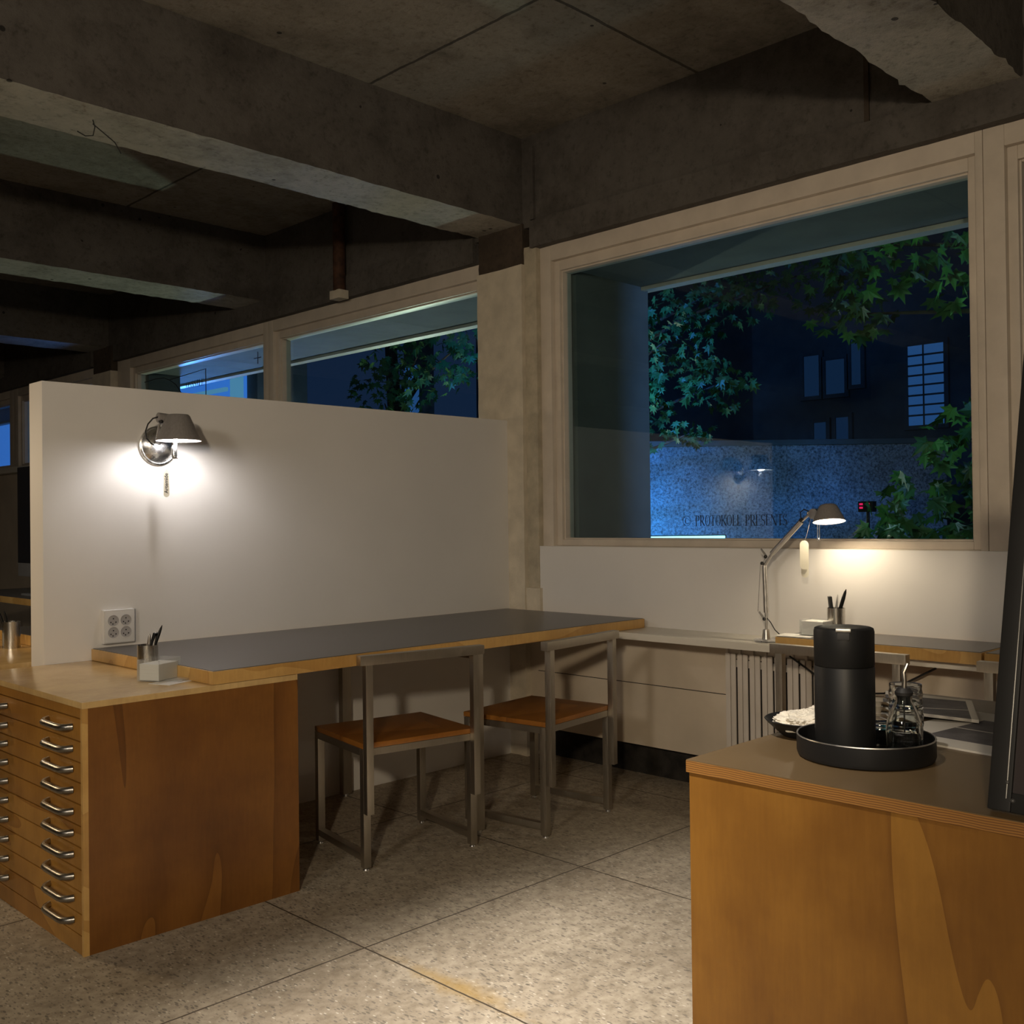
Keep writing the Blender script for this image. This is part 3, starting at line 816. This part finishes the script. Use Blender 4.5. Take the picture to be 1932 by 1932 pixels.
# hanging tags
def capsule(w, h, n=14):
    r = w / 2; pts = []
    for i in range(n + 1): a = math.pi * i / n; pts.append((r * math.cos(a), h / 2 - r + r * math.sin(a)))
    for i in range(n + 1): a = math.pi + math.pi * i / n; pts.append((r * math.cos(a), -h / 2 + r + r * math.sin(a)))
    return pts
def text_mesh(name, s, size, mat, parent, T):
    cu = bpy.data.curves.new(name, 'FONT'); cu.body = s; cu.size = size; cu.align_x = 'CENTER'; cu.align_y = 'CENTER'; cu.extrude = .0002; cu.offset = size * .012
    t = bpy.data.objects.new(name + '_t', cu); COL.objects.link(t)
    dg = bpy.context.evaluated_depsgraph_get()
    me = bpy.data.meshes.new_from_object(t.evaluated_get(dg))
    bpy.data.objects.remove(t); bpy.data.curves.remove(cu)
    me.transform(T); me.materials.clear(); me.materials.append(mat); me.name = name
    o = bpy.data.objects.new(name, me); COL.objects.link(o); o.parent = parent
    return o
TG = (1.846, 3.685, 1.4135)
tg = thing('price_tag', 'narrow cream tag with printed name hanging below the wall lamp', 'tag', TG)
Tt = Matrix.Rotation(R(-44.5), 4, 'Z') @ Matrix.Translation((0, 0, -.054)) @ Matrix.Rotation(R(90), 4, 'X')
MB().prism(capsule(.0225, .106), .0012, Tt @ Matrix.Translation((0, 0, -.0006))).build('card', M['tag_card'], tg)
text_mesh('print', 'Artemide', .0200, M['text_ink'], tg, Tt @ Matrix.Translation((0, 0, .0009)) @ Matrix.Rotation(R(90), 4, 'Z'))
m = MB(); m.tube([(0, 0, -.004), (-.008, -.02, .006), (-.008, -.072, .034), (-.003, -.074, .0345), (.006, -.03, .008), (0, 0, -.004)], .0006, 5); m.build('loop_thread', M['tag_card'], tg)

# ================================================================== DESK LAMP on the shelf
DL = (3.645, 2.165, .7065)
dl = thing('desk_lamp', 'aluminium jointed arm desk lamp standing on the white shelf by window', 'lamp', DL)
def D(p): return Vector(p) - Vector(DL)
m = MB(); m.lathe([(0, 0), (.072, 0), (.074, .003), (.072, .007), (.066, .0095), (0, .011)], (0.0, 0, 0), 48); m.build('base', M['chrome'], dl)
m = MB(); m.lathe([(0, .008), (.017, .008), (.0125, .048), (.008, .050), (0, .050)], D((3.632, 2.185, .7065)), 32); m.cyl(D((3.632, 2.185, .75)), D((3.632, 2.184, .795)), .0045, n=12)
m.build('stem', M['alu'], dl)
m = MB(); m.cyl(D((3.632, 2.184, .822)), D((3.630, 2.188, 1.010)), .0095, n=20); m.cyl(D((3.632, 2.184, .79)), D((3.632, 2.184, .825)), .005, n=12)
m.build('lower_arm', M['alu'], dl)
m = MB(); m.cyl(D((3.630, 2.188, 1.010)), D((3.630, 2.150, 1.060)), .006, n=12); m.cyl(D((3.630, 2.153, 1.058)), D((3.630, 2.022, 1.185)), .0105, n=20); m.cyl(D((3.630, 2.022, 1.185)), D((3.630, 1.985, 1.215)), .005, n=12)
m.build('upper_arm', M['alu'], dl)
m = MB()
for p in ((3.623, 2.194, 1.019), (3.622, 2.177, 1.046), (3.622, 2.187, .797), (3.622, 2.020, 1.190)): m.sph(D(p), .0072, n=14)
m.build('joint_knob', M['black_soft'], dl)
m = MB(); m.cyl(D((3.626, 2.176, 1.048)), D((3.626, 2.20, 1.077)), .0035, n=10); m.cyl(D((3.626, 2.187, .795)), D((3.626, 2.212, .824)), .0042, n=10)
m.build('lever', M['alu'], dl)
m = MB(); m.tube([D(p) for p in ((3.62, 2.20, 1.015), (3.62, 2.214, .826))], .0008, 5); m.tube([D(p) for p in ((3.62, 2.178, 1.04), (3.62, 2.19, 1.015))], .0008, 5); m.build('tension_wire', M['black_soft'], dl)
m = MB(); m.cyl(D((3.615, 1.965, 1.214)), D((3.648, 1.965, 1.214)), .020, n=28); m.sph(D((3.612, 1.984, 1.218)), .005); m.tube([D(p) for p in ((3.63, 1.985, 1.206), (3.63, 1.97, 1.196), (3.63, 1.955, 1.200))], .005, 8)
m.build('head_joint', M['alu'], dl)
HC = Vector((3.635, 1.908, 1.183))
TH_ = Matrix.Translation(D(HC)) @ Matrix.Rotation(R(-11), 4, rt)
m = MB(); m.lathe([(.0615, 0), (.056, .012), (.046, .034), (.038, .052), (.033, .062), (.026, .0665), (0, .0675), (0, .0655), (.025, .0645), (.0315, .060), (.0445, .033), (.0595, 0)], (0, 0, 0), 56, T=TH_)
hs = m.build('lamp_shade', M['shade'], dl)
MB().lathe([(.0588, .001), (.043, .034), (.030, .0595), (0, .064)], (0, 0, 0), 48, T=TH_).build('shade_lining', M['shade_in'], hs)
m = MB(); m.lathe([(0, .014), (.020, .015), (.027, .022), (.022, .032), (0, .035)], (0, 0, 0), 40, T=TH_); m.build('diffuser', M['bulb_desk'], dl)
m = MB(); m.tube([D(p) for p in ((3.60, 1.938, 1.180), (3.60, 1.938, 1.118))], .0014, 6); m.tube([D(p) for p in ((3.60, 1.930, 1.180), (3.60, 1.930, 1.118))], .0014, 6); m.sph(D((3.60, 1.934, 1.116)), .0055)
m.build('turning_handle', M['chrome'], dl)
m = MB(); m.tube([D(p) for p in ((3.62, 1.985, 1.225), (3.62, 2.005, 1.232), (3.62, 2.020, 1.220), (3.62, 2.018, 1.200), (3.625, 2.01, 1.192))], .0024, 6)
m.tube([D(p) for p in ((3.632, 2.180, .80), (3.632, 2.165, .785), (3.632, 2.145, .755), (3.634, 2.115, .730), (3.65, 2.10, .709), (3.70, 2.10, .709), (3.79, 2.11, .709))], .0022, 6)
m.build('cord', M['black_soft'], dl)
TG2 = (3.60, 1.995, 1.112)
t2 = thing('price_tag', 'glowing white pair of tags hanging beside the desk lamp shade', 'tag', TG2)
MB().prism(capsule(.034, .112), .0012, Matrix.Rotation(R(-48), 4, 'Z') @ Matrix.Translation((0, 0, -.056)) @ Matrix.Rotation(R(90), 4, 'X')).build('card', M['tag_card'], t2)
MB().prism(capsule(.029, .112), .0012, Matrix.Rotation(R(-44), 4, 'Z') @ Matrix.Translation((.003, .004, -.087)) @ Matrix.Rotation(R(90), 4, 'X')).build('card', M['tag_card'], t2)
m = MB(); m.tube([(0, 0, -.006), (.003, -.01, .02), (.008, -.02, .065), (.012, -.026, .09)], .0005, 5); m.build('loop_thread', M['tag_card'], t2)

# ================================================================== SOCKET
SK = (1.687, 3.77, .762)
sk = thing('power_socket', 'white four-outlet wall socket block above the desk end', 'socket', SK)
m = MB(); m.box(-.0615, .0615, -.020, 0, 0, .127, .006, 3); m.box(-.057, .057, -.023, -.02, .0045, .1225, .003, 2); m.build('cover_plate', M['white_plastic'], sk)
for cx in (-.024, .024):
    for cz in (.042, .086):
        Ts = Matrix.Translation((cx, -.0232, cz)) @ Matrix.Rotation(R(90), 4, 'X')
        ol = MB(); ol.lathe([(0, .0002), (.0175, .0002), (.0185, .0015), (.0200, .0018), (.0208, 0), (.0195, 0)], (0, 0, 0), 32, T=Ts)
        oo = ol.build('outlet', M['socket_well'], sk)
        pm = MB()
        for px, pz in ((0, .007), (-.0095, -.006), (.0095, -.006), (-.002, -.0125)):
            pm.cyl((cx + px, -.0233, cz + pz), (cx + px, -.0242, cz + pz), .0024, n=10)
        pm.build('pin_hole', M['black'], oo)

# ================================================================== SMALL THINGS ON THE CHEST
def pen_cup(loc, label, r=.033, h=.10):
    root = thing('pen_cup', label, 'pen holder', loc, 0, 'brushed steel pen cups')
    MB().lathe([(0, 0), (r, 0), (r, h), (r - .0012, h), (r - .0012, .003), (0, .003)], (0, 0, 0), 40).build('cup_body', M['cup_steel'], root)
    return root
cupA = pen_cup((1.555, 3.245, .707), 'steel cup of pens behind the note box on the plan chest')
def pen(loc, p0, p1, r, mat, label, cat='pen', name='pen', flat=False, cap=None):
    o = thing(name, label, cat, loc)
    p0, p1 = Vector(p0), Vector(p1); d = (p1 - p0)
    m = MB()
    if flat:
        T = Matrix.Translation((p0 + p1) / 2) @ d.to_track_quat('Z', 'Y').to_matrix().to_4x4()
        m.box(-r * 1.6, r * 1.6, -r * .5, r * .5, -d.length / 2, d.length / 2, .001, T=T)
    else:
        m.tube([p0, p0 + d * .05, p0 + d * .8, p0 + d * .93, p1], [r * .4, r, r, r * .7, r * .15], 12)
    m.build('barrel', M[mat], o)
    if cap:
        mm_ = MB(); mm_.tube([p0 + d * .72, p0 + d * .95], r * 1.08, 12); mm_.build('clip_end', M[cap], o)
    return o
B = (1.555, 3.245, .711)
pen(B, (0, 0, 0), (-.006, -.026, .135), .006, 'alu', 'silver pencil standing in the cup on the plan chest')
pen(B, (-.006, .008, 0), (.018, -.026, .136), .009, 'black', 'flat black marker leaning in the plan chest cup', name='marker', cat='marker', flat=True)
pen(B, (-.014, 0, 0), (.034, -.034, .160), .0055, 'black', 'tall pointed black pen in the plan chest cup')
pen(B, (-.008, -.014, 0), (.015, -.03, .140), .004, 'alu', 'thin clear-barrelled pen in the plan chest cup')

def note_box(loc, rz, label, lx, ly, h, hp):
    o = thing('note_box', label, 'note holder', loc, rz)
    m = MB(); t = .003
    m.box(-lx / 2, lx / 2, -ly / 2, ly / 2, 0, t)
    m.box(-lx / 2, -lx / 2 + t, -ly / 2, ly / 2, t, h); m.box(lx / 2 - t, lx / 2, -ly / 2, ly / 2, t, h)
    m.box(-lx / 2 + t, lx / 2 - t, -ly / 2, -ly / 2 + t, t, h); m.box(-lx / 2 + t, lx / 2 - t, ly / 2 - t, ly / 2, t, h)
    m.build('clear_box', M['acrylic'], o)
    m = MB(); n = 14
    for i in range(n):
        z = .004 + (hp - .004) * i / n; j = .0006 * math.sin(i * 2.3)
        m.box(-lx / 2 + .006 + j, lx / 2 - .006 + j, -ly / 2 + .006, ly / 2 - .006, z, z + (hp - .004) / n * .96)
    m.build('paper_stack', M['paper'], o)
    return o
note_box((1.535, 3.125, .7072), R(25), 'clear box of white note paper in front of the pen cup', .108, .085, .068, .055)
def sheet(loc, rz, w, d, label, mat='paper', curl=0.0, h=.0012, name='paper_sheet', cat='paper', group=None):
    b = bmesh.new(); nx, ny = 14, 10
    g = [[b.verts.new((w * (i / nx - .5), d * (j / ny - .5), curl * (abs(i / nx - .5) * 2) ** 3 * (j / ny))) for j in range(ny + 1)] for i in range(nx + 1)]
    fs = [b.faces.new((g[i][j], g[i + 1][j], g[i + 1][j + 1], g[i][j + 1])) for i in range(nx) for j in range(ny)]
    r = bmesh.ops.extrude_face_region(b, geom=fs)
    for v in [e for e in r['geom'] if isinstance(e, bmesh.types.BMVert)]: v.co.z += h
    bmesh.ops.recalc_face_normals(b, faces=b.faces[:])
    m = MB(); m._add(b); o = m.build(name, M[mat]); o.location = loc; o.rotation_euler = (0, 0, rz)
    return tag(o, label, cat, group)
sheet((1.545, 3.045, .7072), R(20), .13, .085, 'white sheet lying under the clear lid beside note box')
o = MB().box(-.055, .045, -.03, .03, 0, .006, .001).build('clear_lid', M['acrylic']); o.location = (1.590, 3.062, .7090); o.rotation_euler = (0, 0, R(22))
tag(o, 'small clear acrylic lid lying on the white sheet', 'lid')

# other side of the partition
cupB = pen_cup((1.535, 4.415, .707), 'steel pen cup left of the partition on the rear plan chest', .034, .108)
pen((1.535, 4.415, .711), (0, 0, 0), (-.045, .022, .155), .005, 'black', 'dark pen leaning left in the cup behind the partition')
pen((1.535, 4.415, .711), (.005, 0, 0), (-.03, -.005, .150), .005, 'black', 'second dark pen in the cup behind the partition, nearer its rim')
note_box((1.455, 4.50, .707), 0, 'note paper box at the left picture edge behind the partition', .08, .08, .06, .05)

# far desk with computer
worktop((2.9, 6.9, 0), 'far grey-topped desk carrying the computer behind the partition', 2.42, 3.72, 5.6, 7.9, [(2.45, 5.8), (2.45, 7.7)])
cm = thing('desktop_computer', 'all-in-one computer with black screen and silver chin behind the partition', 'computer', (2.62, 6.95, .7505))
m = MB(); m.box(-.012, .012, -.42, .42, .115, .86, .004); m.build('casing', M['silver'], cm)
MB().box(-.0135, -.0115, -.415, .415, .205, .855).build('screen', M['screen'], cm)
m = MB(); m.box(.02, .035, -.1, .1, .01, .4, .003); m.box(-.10, .10, -.12, .12, 0, .012, .003); m.build('stand', M['silver'], cm)

# vertical rusty pipe in second bay
pp = MB().cyl((3.735, 5.185, 2.625), (3.735, 5.185, 3.166), .038, n=24).build('downpipe', M['rust'])
shift(pp, (3.735, 5.185, 2.625)); tag(pp, 'dark rusty vertical pipe under the ceiling in second bay', 'pipe')
o = A(pp.location).box(3.70, 3.772, 5.14, 5.24, 2.575, 2.628, .004).build('pipe_collar', M['plaster'], pp)
# wire sprig hanging from the beam
wr = MB(); wr.tube([(1.62, 3.79, 2.715), (1.628, 3.79, 2.69), (1.625, 3.80, 2.66), (1.60, 3.81, 2.655), (1.57, 3.81, 2.665)], .0022, 6)
wr.tube([(1.62, 3.79, 2.70), (1.65, 3.77, 2.67), (1.69, 3.76, 2.64), (1.71, 3.75, 2.60)], .0022, 6)
wr = wr.build('wire_end', M['black_soft']); shift(wr, (1.62, 3.79, 2.715)); tag(wr, 'stray bent wire hanging under the nearest concrete beam', 'wire')

# cups and papers on the window desk
cupC = pen_cup((3.665, 1.900, .7503), 'steel pen cup on the short desk under the window', .033, .103)
C_ = (3.665, 1.900, .7545)
pen(C_, (0, .01, 0), (-.008, .022, .142), .013, 'black', 'square dark marker upright in window desk cup', name='marker', cat='marker', flat=True)
pen(C_, (0, .012, 0), (.005, -.005, .150), .004, 'alu', 'pale clear pen in window desk cup')
pen(C_, (0, .015, 0), (-.006, -.045, .172), .007, 'black', 'dark pen leaning far right in window desk cup')
note_box((3.60, 1.945, .7503), R(0), 'white note paper box on the short window desk', .09, .10, .060, .056)
sheet((3.545, 2.000, .7505), R(8), .10, .14, 'white sheet at the left end of the window desk')

# ================================================================== ON THE COUNTER
TP = (1.918, .937, .7303)
tr = thing('round_tray', 'round black tray with raised rim on the counter', 'tray', TP)
MB().lathe([(0, 0), (.121, 0), (.1275, .003), (.130, .010), (.130, .042), (.1275, .042), (.1270, .011), (.121, .0055), (0, .0055)], (0, 0, 0), 72).build('tray_body', M['black_frame'], tr)
m = MB(); m.tube([(.1288 * math.cos(a), .1288 * math.sin(a), .0425) for a in [2 * math.pi * i / 72 for i in range(72)]], .0017, 6, closed=True); m.build('tray_rim', M['alu'], tr)

TH = (1.893, .966, .7359)
th = thing('thermos_jug', 'tall black cylindrical thermos standing on the round tray', 'thermos', TH)
MB().lathe([(0, 0), (.052, 0), (.0562, .004), (.0572, .012), (.0572, .170), (.0565, .1715), (.0565, .1735), (0, .174)], (0, 0, 0), 64).build('jug_body', M['black'], th)
MB().lathe([(0, .1742), (.0562, .1742), (.0570, .176), (.0573, .240), (.0557, .2465), (.0515, .2485), (.030, .2480), (0, .2465)], (0, 0, 0), 64).build('lid', M['black'], th)
Tl = Matrix.Rotation(R(-154), 4, 'Z')
m = MB(); m.box(.040, .0598, -.014, .014, .2440, .2500, .002, T=Tl); m.build('pouring_lever', M['alu'], th)
m = MB(); m.box(.050, .0582, -.011, .011, .229, .243, .001, T=Tl); m.build('spout_slot', M['black_soft'], th)

def tumbler(loc, label, r, h, ribs):
    prof = [(0, 0), (r * .9, 0), (r, .004)]
    n = ribs
    for i in range(n):
        z = .008 + (h - .02) * i / n; dz = (h - .02) / n
        prof += [(r, z), (r * 1.05, z + dz * .5), (r, z + dz * .98)]
    prof += [(r * .97, h - .008), (r, h - .003), (r * .98, h), (r * .93, h), (r * .9, h - .01), (r * .9, .012), (0, .010)]
    o = MB().lathe(prof, (0, 0, 0), 40).build('glass_tumbler', M['glass']); o.location = loc
    return tag(o, label, 'glass', 'stacked glass tumblers on the tray')
ZT = .7358
tumbler((1.988, .945, ZT), 'lower tumbler of the short stack right behind the thermos', .030, .055, 3)
tumbler((1.988, .945, ZT + .040), 'upper tumbler of the short stack right behind the thermos', .031, .056, 3)
tumbler((1.997, .890, ZT), 'lowest tumbler of the tall stack behind the bottle', .031, .062, 3)
tumbler((1.997, .890, ZT + .041), 'middle tumbler of the tall stack behind the bottle', .032, .060, 3)
tumbler((1.997, .890, ZT + .082), 'topmost tumbler of the tall stack behind the bottle', .031, .050, 2)
BT = (1.927, .862, ZT)
bt = thing('syrup_bottle', 'small glass bottle with steel pouring spout on the tray', 'bottle', BT)
MB().lathe([(0, 0), (.030, 0), (.0335, .004), (.034, .010), (.032, .022), (.0335, .030), (.0335, .060), (.031, .075), (.022, .098), (.0145, .112), (.0145, .122), (.0125, .122), (.0125, .112), (.020, .096), (.0285, .074), (.031, .060), (.031, .018), (.026, .011), (0, .012)], (0, 0, 0), 48).build('bottle_glass', M['glass'], bt)
MB().lathe([(0, .103), (.011, .104), (.0125, .120), (.016, .122), (.017, .128), (.011, .136), (0, .137)], (0, 0, 0), 24).build('stopper', M['black_soft'], bt)
m = MB(); m.tube([(0, 0, .13), (.001, -.001, .15), (0, 0, .165), (.006, -.005, .182)], [.0048, .0045, .0042, .0034], 10); m.build('spout', M['cup_steel'], bt)
m = MB(); m.tube([(0, 0, .103), (.001, 0, .05)], .0014, 6); m.build('air_tube', M['black_soft'], bt)

DS = (2.020, 1.118, .7303)
ds = MB().lathe([(0, 0), (.05, 0), (.056, .004), (.085, .030), (.090, .036), (.088, .0375), (.083, .033), (.054, .008), (0, .005)], (0, 0, 0), 56).build('shallow_bowl', M['black_frame'])
ds.location = DS; tag(ds, 'shallow dark bowl of crumpled napkins left of the thermos', 'bowl')
def crumple(loc, sx, sy, sz, seed, label):
    b = bmesh.new(); bmesh.ops.create_icosphere(b, subdivisions=5, radius=1)
    for v in b.verts:
        n = noise.noise(v.co * 2.2 + Vector((seed, 0, 0))) * .35 + abs(noise.noise(v.co * 6 + Vector((0, seed, 0)))) * .22
        v.co *= (1 + n); v.co = Vector((v.co.x * sx, v.co.y * sy, max(v.co.z, -.35) * sz))
    m = MB(); m._add(b); o = m.build('crumpled_napkin', M['tissue'], smooth=False); o.location = loc
    return tag(o, label, 'napkin', 'crumpled napkins in the dark bowl')
crumple((2.010, 1.120, .757), .055, .058, .026, 3.0, 'greyish crumpled napkin filling the front of the dark bowl')
crumple((2.055, 1.098, .768), .040, .038, .022, 8.0, 'brighter crumpled napkin at the back of the dark bowl')
sheet((2.29, .81, .7303), R(-8), .40, .36, 'open newspaper with dark photo lying on the counter', 'news', 0, .004, 'newspaper', 'newspaper', 'newspapers on the counter')
sheet((2.44, 1.03, .7365), R(24), .26, .20, 'folded newspaper behind the tray, nearest the window chairs', 'news', .015, .007, 'newspaper', 'newspaper', 'newspapers on the counter')

# black framed board leaning on the counter at the right edge
FB = (1.685, .452, .7362)
fb = thing('framed_board', 'tall black metal frame standing at the right end of counter', 'sign frame', FB)
lean = R(15.0)
Tf = Matrix.Rotation(lean, 4, 'Y')
m = MB(); m.box(0, .020, .135, .170, 0, .78, .003, T=Tf); m.box(0, .020, -.34, -.305, 0, .78, .003, T=Tf); m.box(0, .020, -.305, .135, 0, .03, .003, T=Tf); m.box(0, .020, -.305, .135, .745, .78, .003, T=Tf)
m.build('frame', M['black_frame'], fb)
MB().box(.006, .012, -.305, .135, .03, .745, T=Tf).build('back_panel', M['maroon'], fb)
m = MB(); m.cyl(Tf @ Vector((-.001, .142, .02)), Tf @ Vector((-.001, .142, .77)), .0014, n=8); m.sph(Tf @ Vector((0, .142, .045)), .0035); m.sph(Tf @ Vector((0, .132, .018)), .004); m.build('trim_wire', M['wire_grey'], fb)

# ================================================================== OUTSIDE
struct(MB().box(4.2, 40, -25, 45, -.15, -.05).build('floor_pavement', M['asphalt']))
gw = MB().box(-1.5, 4.6, -.12, .12, 0, 2.02, .01).build('garden_wall', M['masonry']); gw.location = (7.80, 7.75, -.05); gw.rotation_euler = (0, 0, R(-45.2))
tag(gw, 'speckled masonry garden wall lit blue beyond the big window', 'wall')
MB().box(-1.5, 4.62, -.16, .16, 2.02, 2.075, .008).build('coping', M['ext_conc'], gw)
# lit sign bar low beyond the window
sb = thing('sign_light_bar', 'bright pale blue lit sign strip low outside the window', 'sign', (7.46, 5.26, -.05), R(-45.2))
MB().box(-.33, .33, -.02, .02, 1.045, 1.100, .003).build('light_tube', M['sign_blue'], sb)
MB().box(-.35, .35, .022, .05, .99, 1.11, .004).build('housing', M['black_frame'], sb)
for px in (-.28, .28): MB().box(px - .015, px + .015, .022, .05, 0, .99).build('post', M['black_frame'], sb)

def building(name, label, x, y0, y1, z1, wins, depth=5):
    c = (x + depth / 2, (y0 + y1) / 2, -.05)
    root = thing(name, label, 'building', c)
    A(c).box(x, x + depth, y0, y1, -.05, z1).build('facade', M['ext_conc'], root)
    for (wy0, wy1, wz0, wz1, mat, lou) in wins:
        f = A(c); frame_rect(f, x - .06, x, wy0, wy1, wz0, wz1, (.06, .06, .06, .06)); fo = f.build('window', M['ext_conc'], root)
        A(c).box(x - .03, x - .01, wy0, wy1, wz0, wz1).build('pane', M[mat], fo)
        if lou:
            l = A(c); n = int((wz1 - wz0) / .13)
            for i in range(1, n): z = wz0 + (wz1 - wz0) * i / n; l.box(x - .05, x - .03, wy0, wy1, z - .012, z + .012)
            l.box(x - .055, x - .03, wy0 + (wy1 - wy0) * .55, wy0 + (wy1 - wy0) * .58, wz0, wz1)
            l.build('louvres', M['ext_conc'], fo)
    return root
building('apartment_building', 'dark building with one blue louvred window beyond the trees', 14.0, 3.0, 8.6, 9.5,
         [(5.62, 6.12, 2.45, 3.55, 'win_blue', True), (7.05, 7.35, 3.0, 3.5, 'win_dim', False), (7.45, 7.7, 3.0, 3.6, 'win_dim', False), (6.8, 6.95, 3.1, 3.75, 'win_dim', False),
          (7.0, 7.2, 2.1, 2.65, 'win_dim', False), (7.35, 7.55, 2.1, 2.6, 'win_dim', False)])
building('apartment_building', 'taller dark building behind the left maple outside', 16.0, 9.2, 17.0, 11.0, [(12.6, 13.1, 3.5, 4.6, 'win_dim', True), (15.0, 15.4, 3.2, 4.4, 'win_dim', True)])
# blue-lit shop front seen through the left windows
sf = thing('shop_front', 'bright blue lit shop front seen through the far left windows', 'shop', (5.9, 14.0, -.05))
A(sf.location).box(5.6, 6.2, 9.2, 22.0, -.05, 3.6).build('shop_wall', M['ext_conc'], sf)
A(sf.location).box(5.56, 5.6, 9.4, 21.8, 1.2, 2.80).build('lit_panel', M['panel_blue'], sf)
A(sf.location).box(5.53, 5.56, 9.4, 9.62, 1.0, 3.0).build('pale_lit_post', M['panel_pale'], sf)
A(sf.location).box(5.52, 5.555, 9.7, 11.2, 2.60, 2.64).build('light_rail', M['panel_pale'], sf)
for i, (px, py, pz0, pz1, w) in enumerate(((7.6, 9.0, 1.2, 3.3, .30), (6.6, 6.3, 1.2, 2.7, .20))):
    po = thing('lit_pillar', ['blue lit pillar outside, nearest the white column', 'blue lit pillar outside in the middle of the left window'][1 - i], 'pillar', (px, py, -.05))
    A(po.location).box(px, px + .2, py, py + w, -.05, pz1).build('pillar_core', M['ext_conc'], po)
    A(po.location).box(px - .02, px, py + .03, py + w - .03, pz0, pz1 - .3).build('lit_face', M['win_blue'], po)
# red digits mirrored in the glass, added as a small glowing box
tl = thing('reflected_digits', 'added box outside whose red digits stand in for a reflection', 'reflection', (6.9, 3.35, -.05))
m = A(tl.location); m.box(6.9, 6.96, 3.29, 3.40, 1.235, 1.31, .005); m.cyl((6.93, 3.34, -.05), (6.93, 3.34, 1.24), .012); m.build('casing', M['black_frame'], tl)
m = A(tl.location)
for yy_, z_ in ((3.375, 1.29), (3.375, 1.265), (3.325, 1.29)):
    m.box(6.895, 6.90, yy_ - .012, yy_ + .012, z_ - .007, z_ + .007)
m.build('red_digits', M['red_led'], tl)

# maple trees
LEAF = []
for a, r in ((90, 1.0), (68, .45), (48, .80), (30, .42), (8, .78), (-18, .36), (-50, .42), (-90, .16), (-130, .42), (-162, .36), (172, .78), (150, .42), (132, .80), (112, .45)):
    LEAF.append((r * math.cos(R(a)), r * math.sin(R(a))))
def maple(label, trunk, height, clusters, seed, leaf):
    random.seed(seed)
    tx, ty = trunk
    root = thing('maple_tree', label, 'tree', (tx, ty, -.05))
    m = A(root.location)
    m.tube([(tx, ty, -.06), (tx + .03, ty - .02, height * .4), (tx - .02, ty + .04, height * .75), (tx, ty, height)], [.13, .10, .07, .04], 12)
    m.build('trunk', M['trunk'], root)
    br = A(root.location); b = bmesh.new()
    for (cx, cy, cz, rx, ry, rz_, n) in clusters:
        s0 = Vector((tx, ty, min(height, max(.8, cz - .5)))); s1 = Vector((cx, cy, cz))
        mid = (s0 + s1) / 2 + Vector((0, 0, .12))
        br.tube([s0, mid, s1], [.03, .018, .006], 6)
        for i in range(n):
            while True:
                q = Vector((random.uniform(-1, 1), random.uniform(-1, 1), random.uniform(-1, 1)))
                if q.length < 1: break
            p = Vector((cx + q.x * rx, cy + q.y * ry, cz + q.z * rz_)) - root.location
            s = leaf * random.uniform(.6, 1.15)
            rot = Matrix.Rotation(random.uniform(0, 6.28), 3, 'Z') @ Matrix.Rotation(R(random.gauss(62, 24)), 3, 'X') @ Matrix.Rotation(R(180 + random.gauss(0, 35)), 3, 'Z')
            vs_ = [b.verts.new(p + rot @ Vector((x * s, y * s, -.18 * s * abs(x)))) for x, y in LEAF]
            c0 = b.verts.new(p + rot @ Vector((0, -.05 * s, .03 * s)))
            for k_ in range(len(vs_)): b.faces.new((c0, vs_[k_], vs_[(k_ + 1) % len(vs_)]))
    br.build('branches', M['trunk'], root)
    m = MB(); m._add(b); m.build('crown', M['leaf'], root, smooth=False)
    return root
# (centre, radii, leaf count)
maple('large maple with low green leaves at the right of the window', (6.6, 1.5), 4.2,
      [(5.9, 2.20, 1.62, .35, .30, .22, 60), (6.0, 2.15, 2.75, .6, .45, .50, 130), (6.0, 2.45, 1.28, .4, .40, .24, 90), (6.3, 3.0, 2.95, .5, .55, .35, 120),
       (6.1, 2.0, 2.15, .4, .22, .40, 60), (6.2, 2.75, 1.05, .4, .35, .18, 50), (6.8, 3.35, 2.62, .4, .30, .16, 45), (5.6, 1.65, 1.1, .3, .3, .25, 40), (5.5, 1.1, 2.4, .5, .5, .6, 80), (5.5, .4, 1.8, .5, .6, .7, 80)], 3, .105)
maple('maple with dense foliage beyond the left part of the big window', (8.0, 6.7), 4.4,
      [(7.3, 5.35, 2.75, .5, .55, .42, 260), (7.5, 5.0, 3.15, .5, .6, .35, 200), (7.4, 5.65, 2.15, .3, .22, .35, 130), (7.5, 4.95, 2.35, .35, .32, .24, 130),
       (7.5, 5.25, 1.95, .3, .2, .12, 50), (7.7, 4.3, 3.2, .5, .6, .35, 160), (7.6, 6.2, 2.9, .5, .5, .6, 140), (7.2, 5.85, 2.45, .3, .18, .6, 80)], 5, .075)
maple('maple foliage outside the windows left of the white column', (7.7, 9.6), 4.4,
      [(6.8, 8.1, 2.9, .5, .7, .5, 220), (7.0, 8.9, 2.5, .4, .5, .55, 200), (6.6, 7.2, 2.9, .4, .5, .4, 120), (7.0, 8.7, 2.0, .4, .4, .35, 90)], 9, .085)
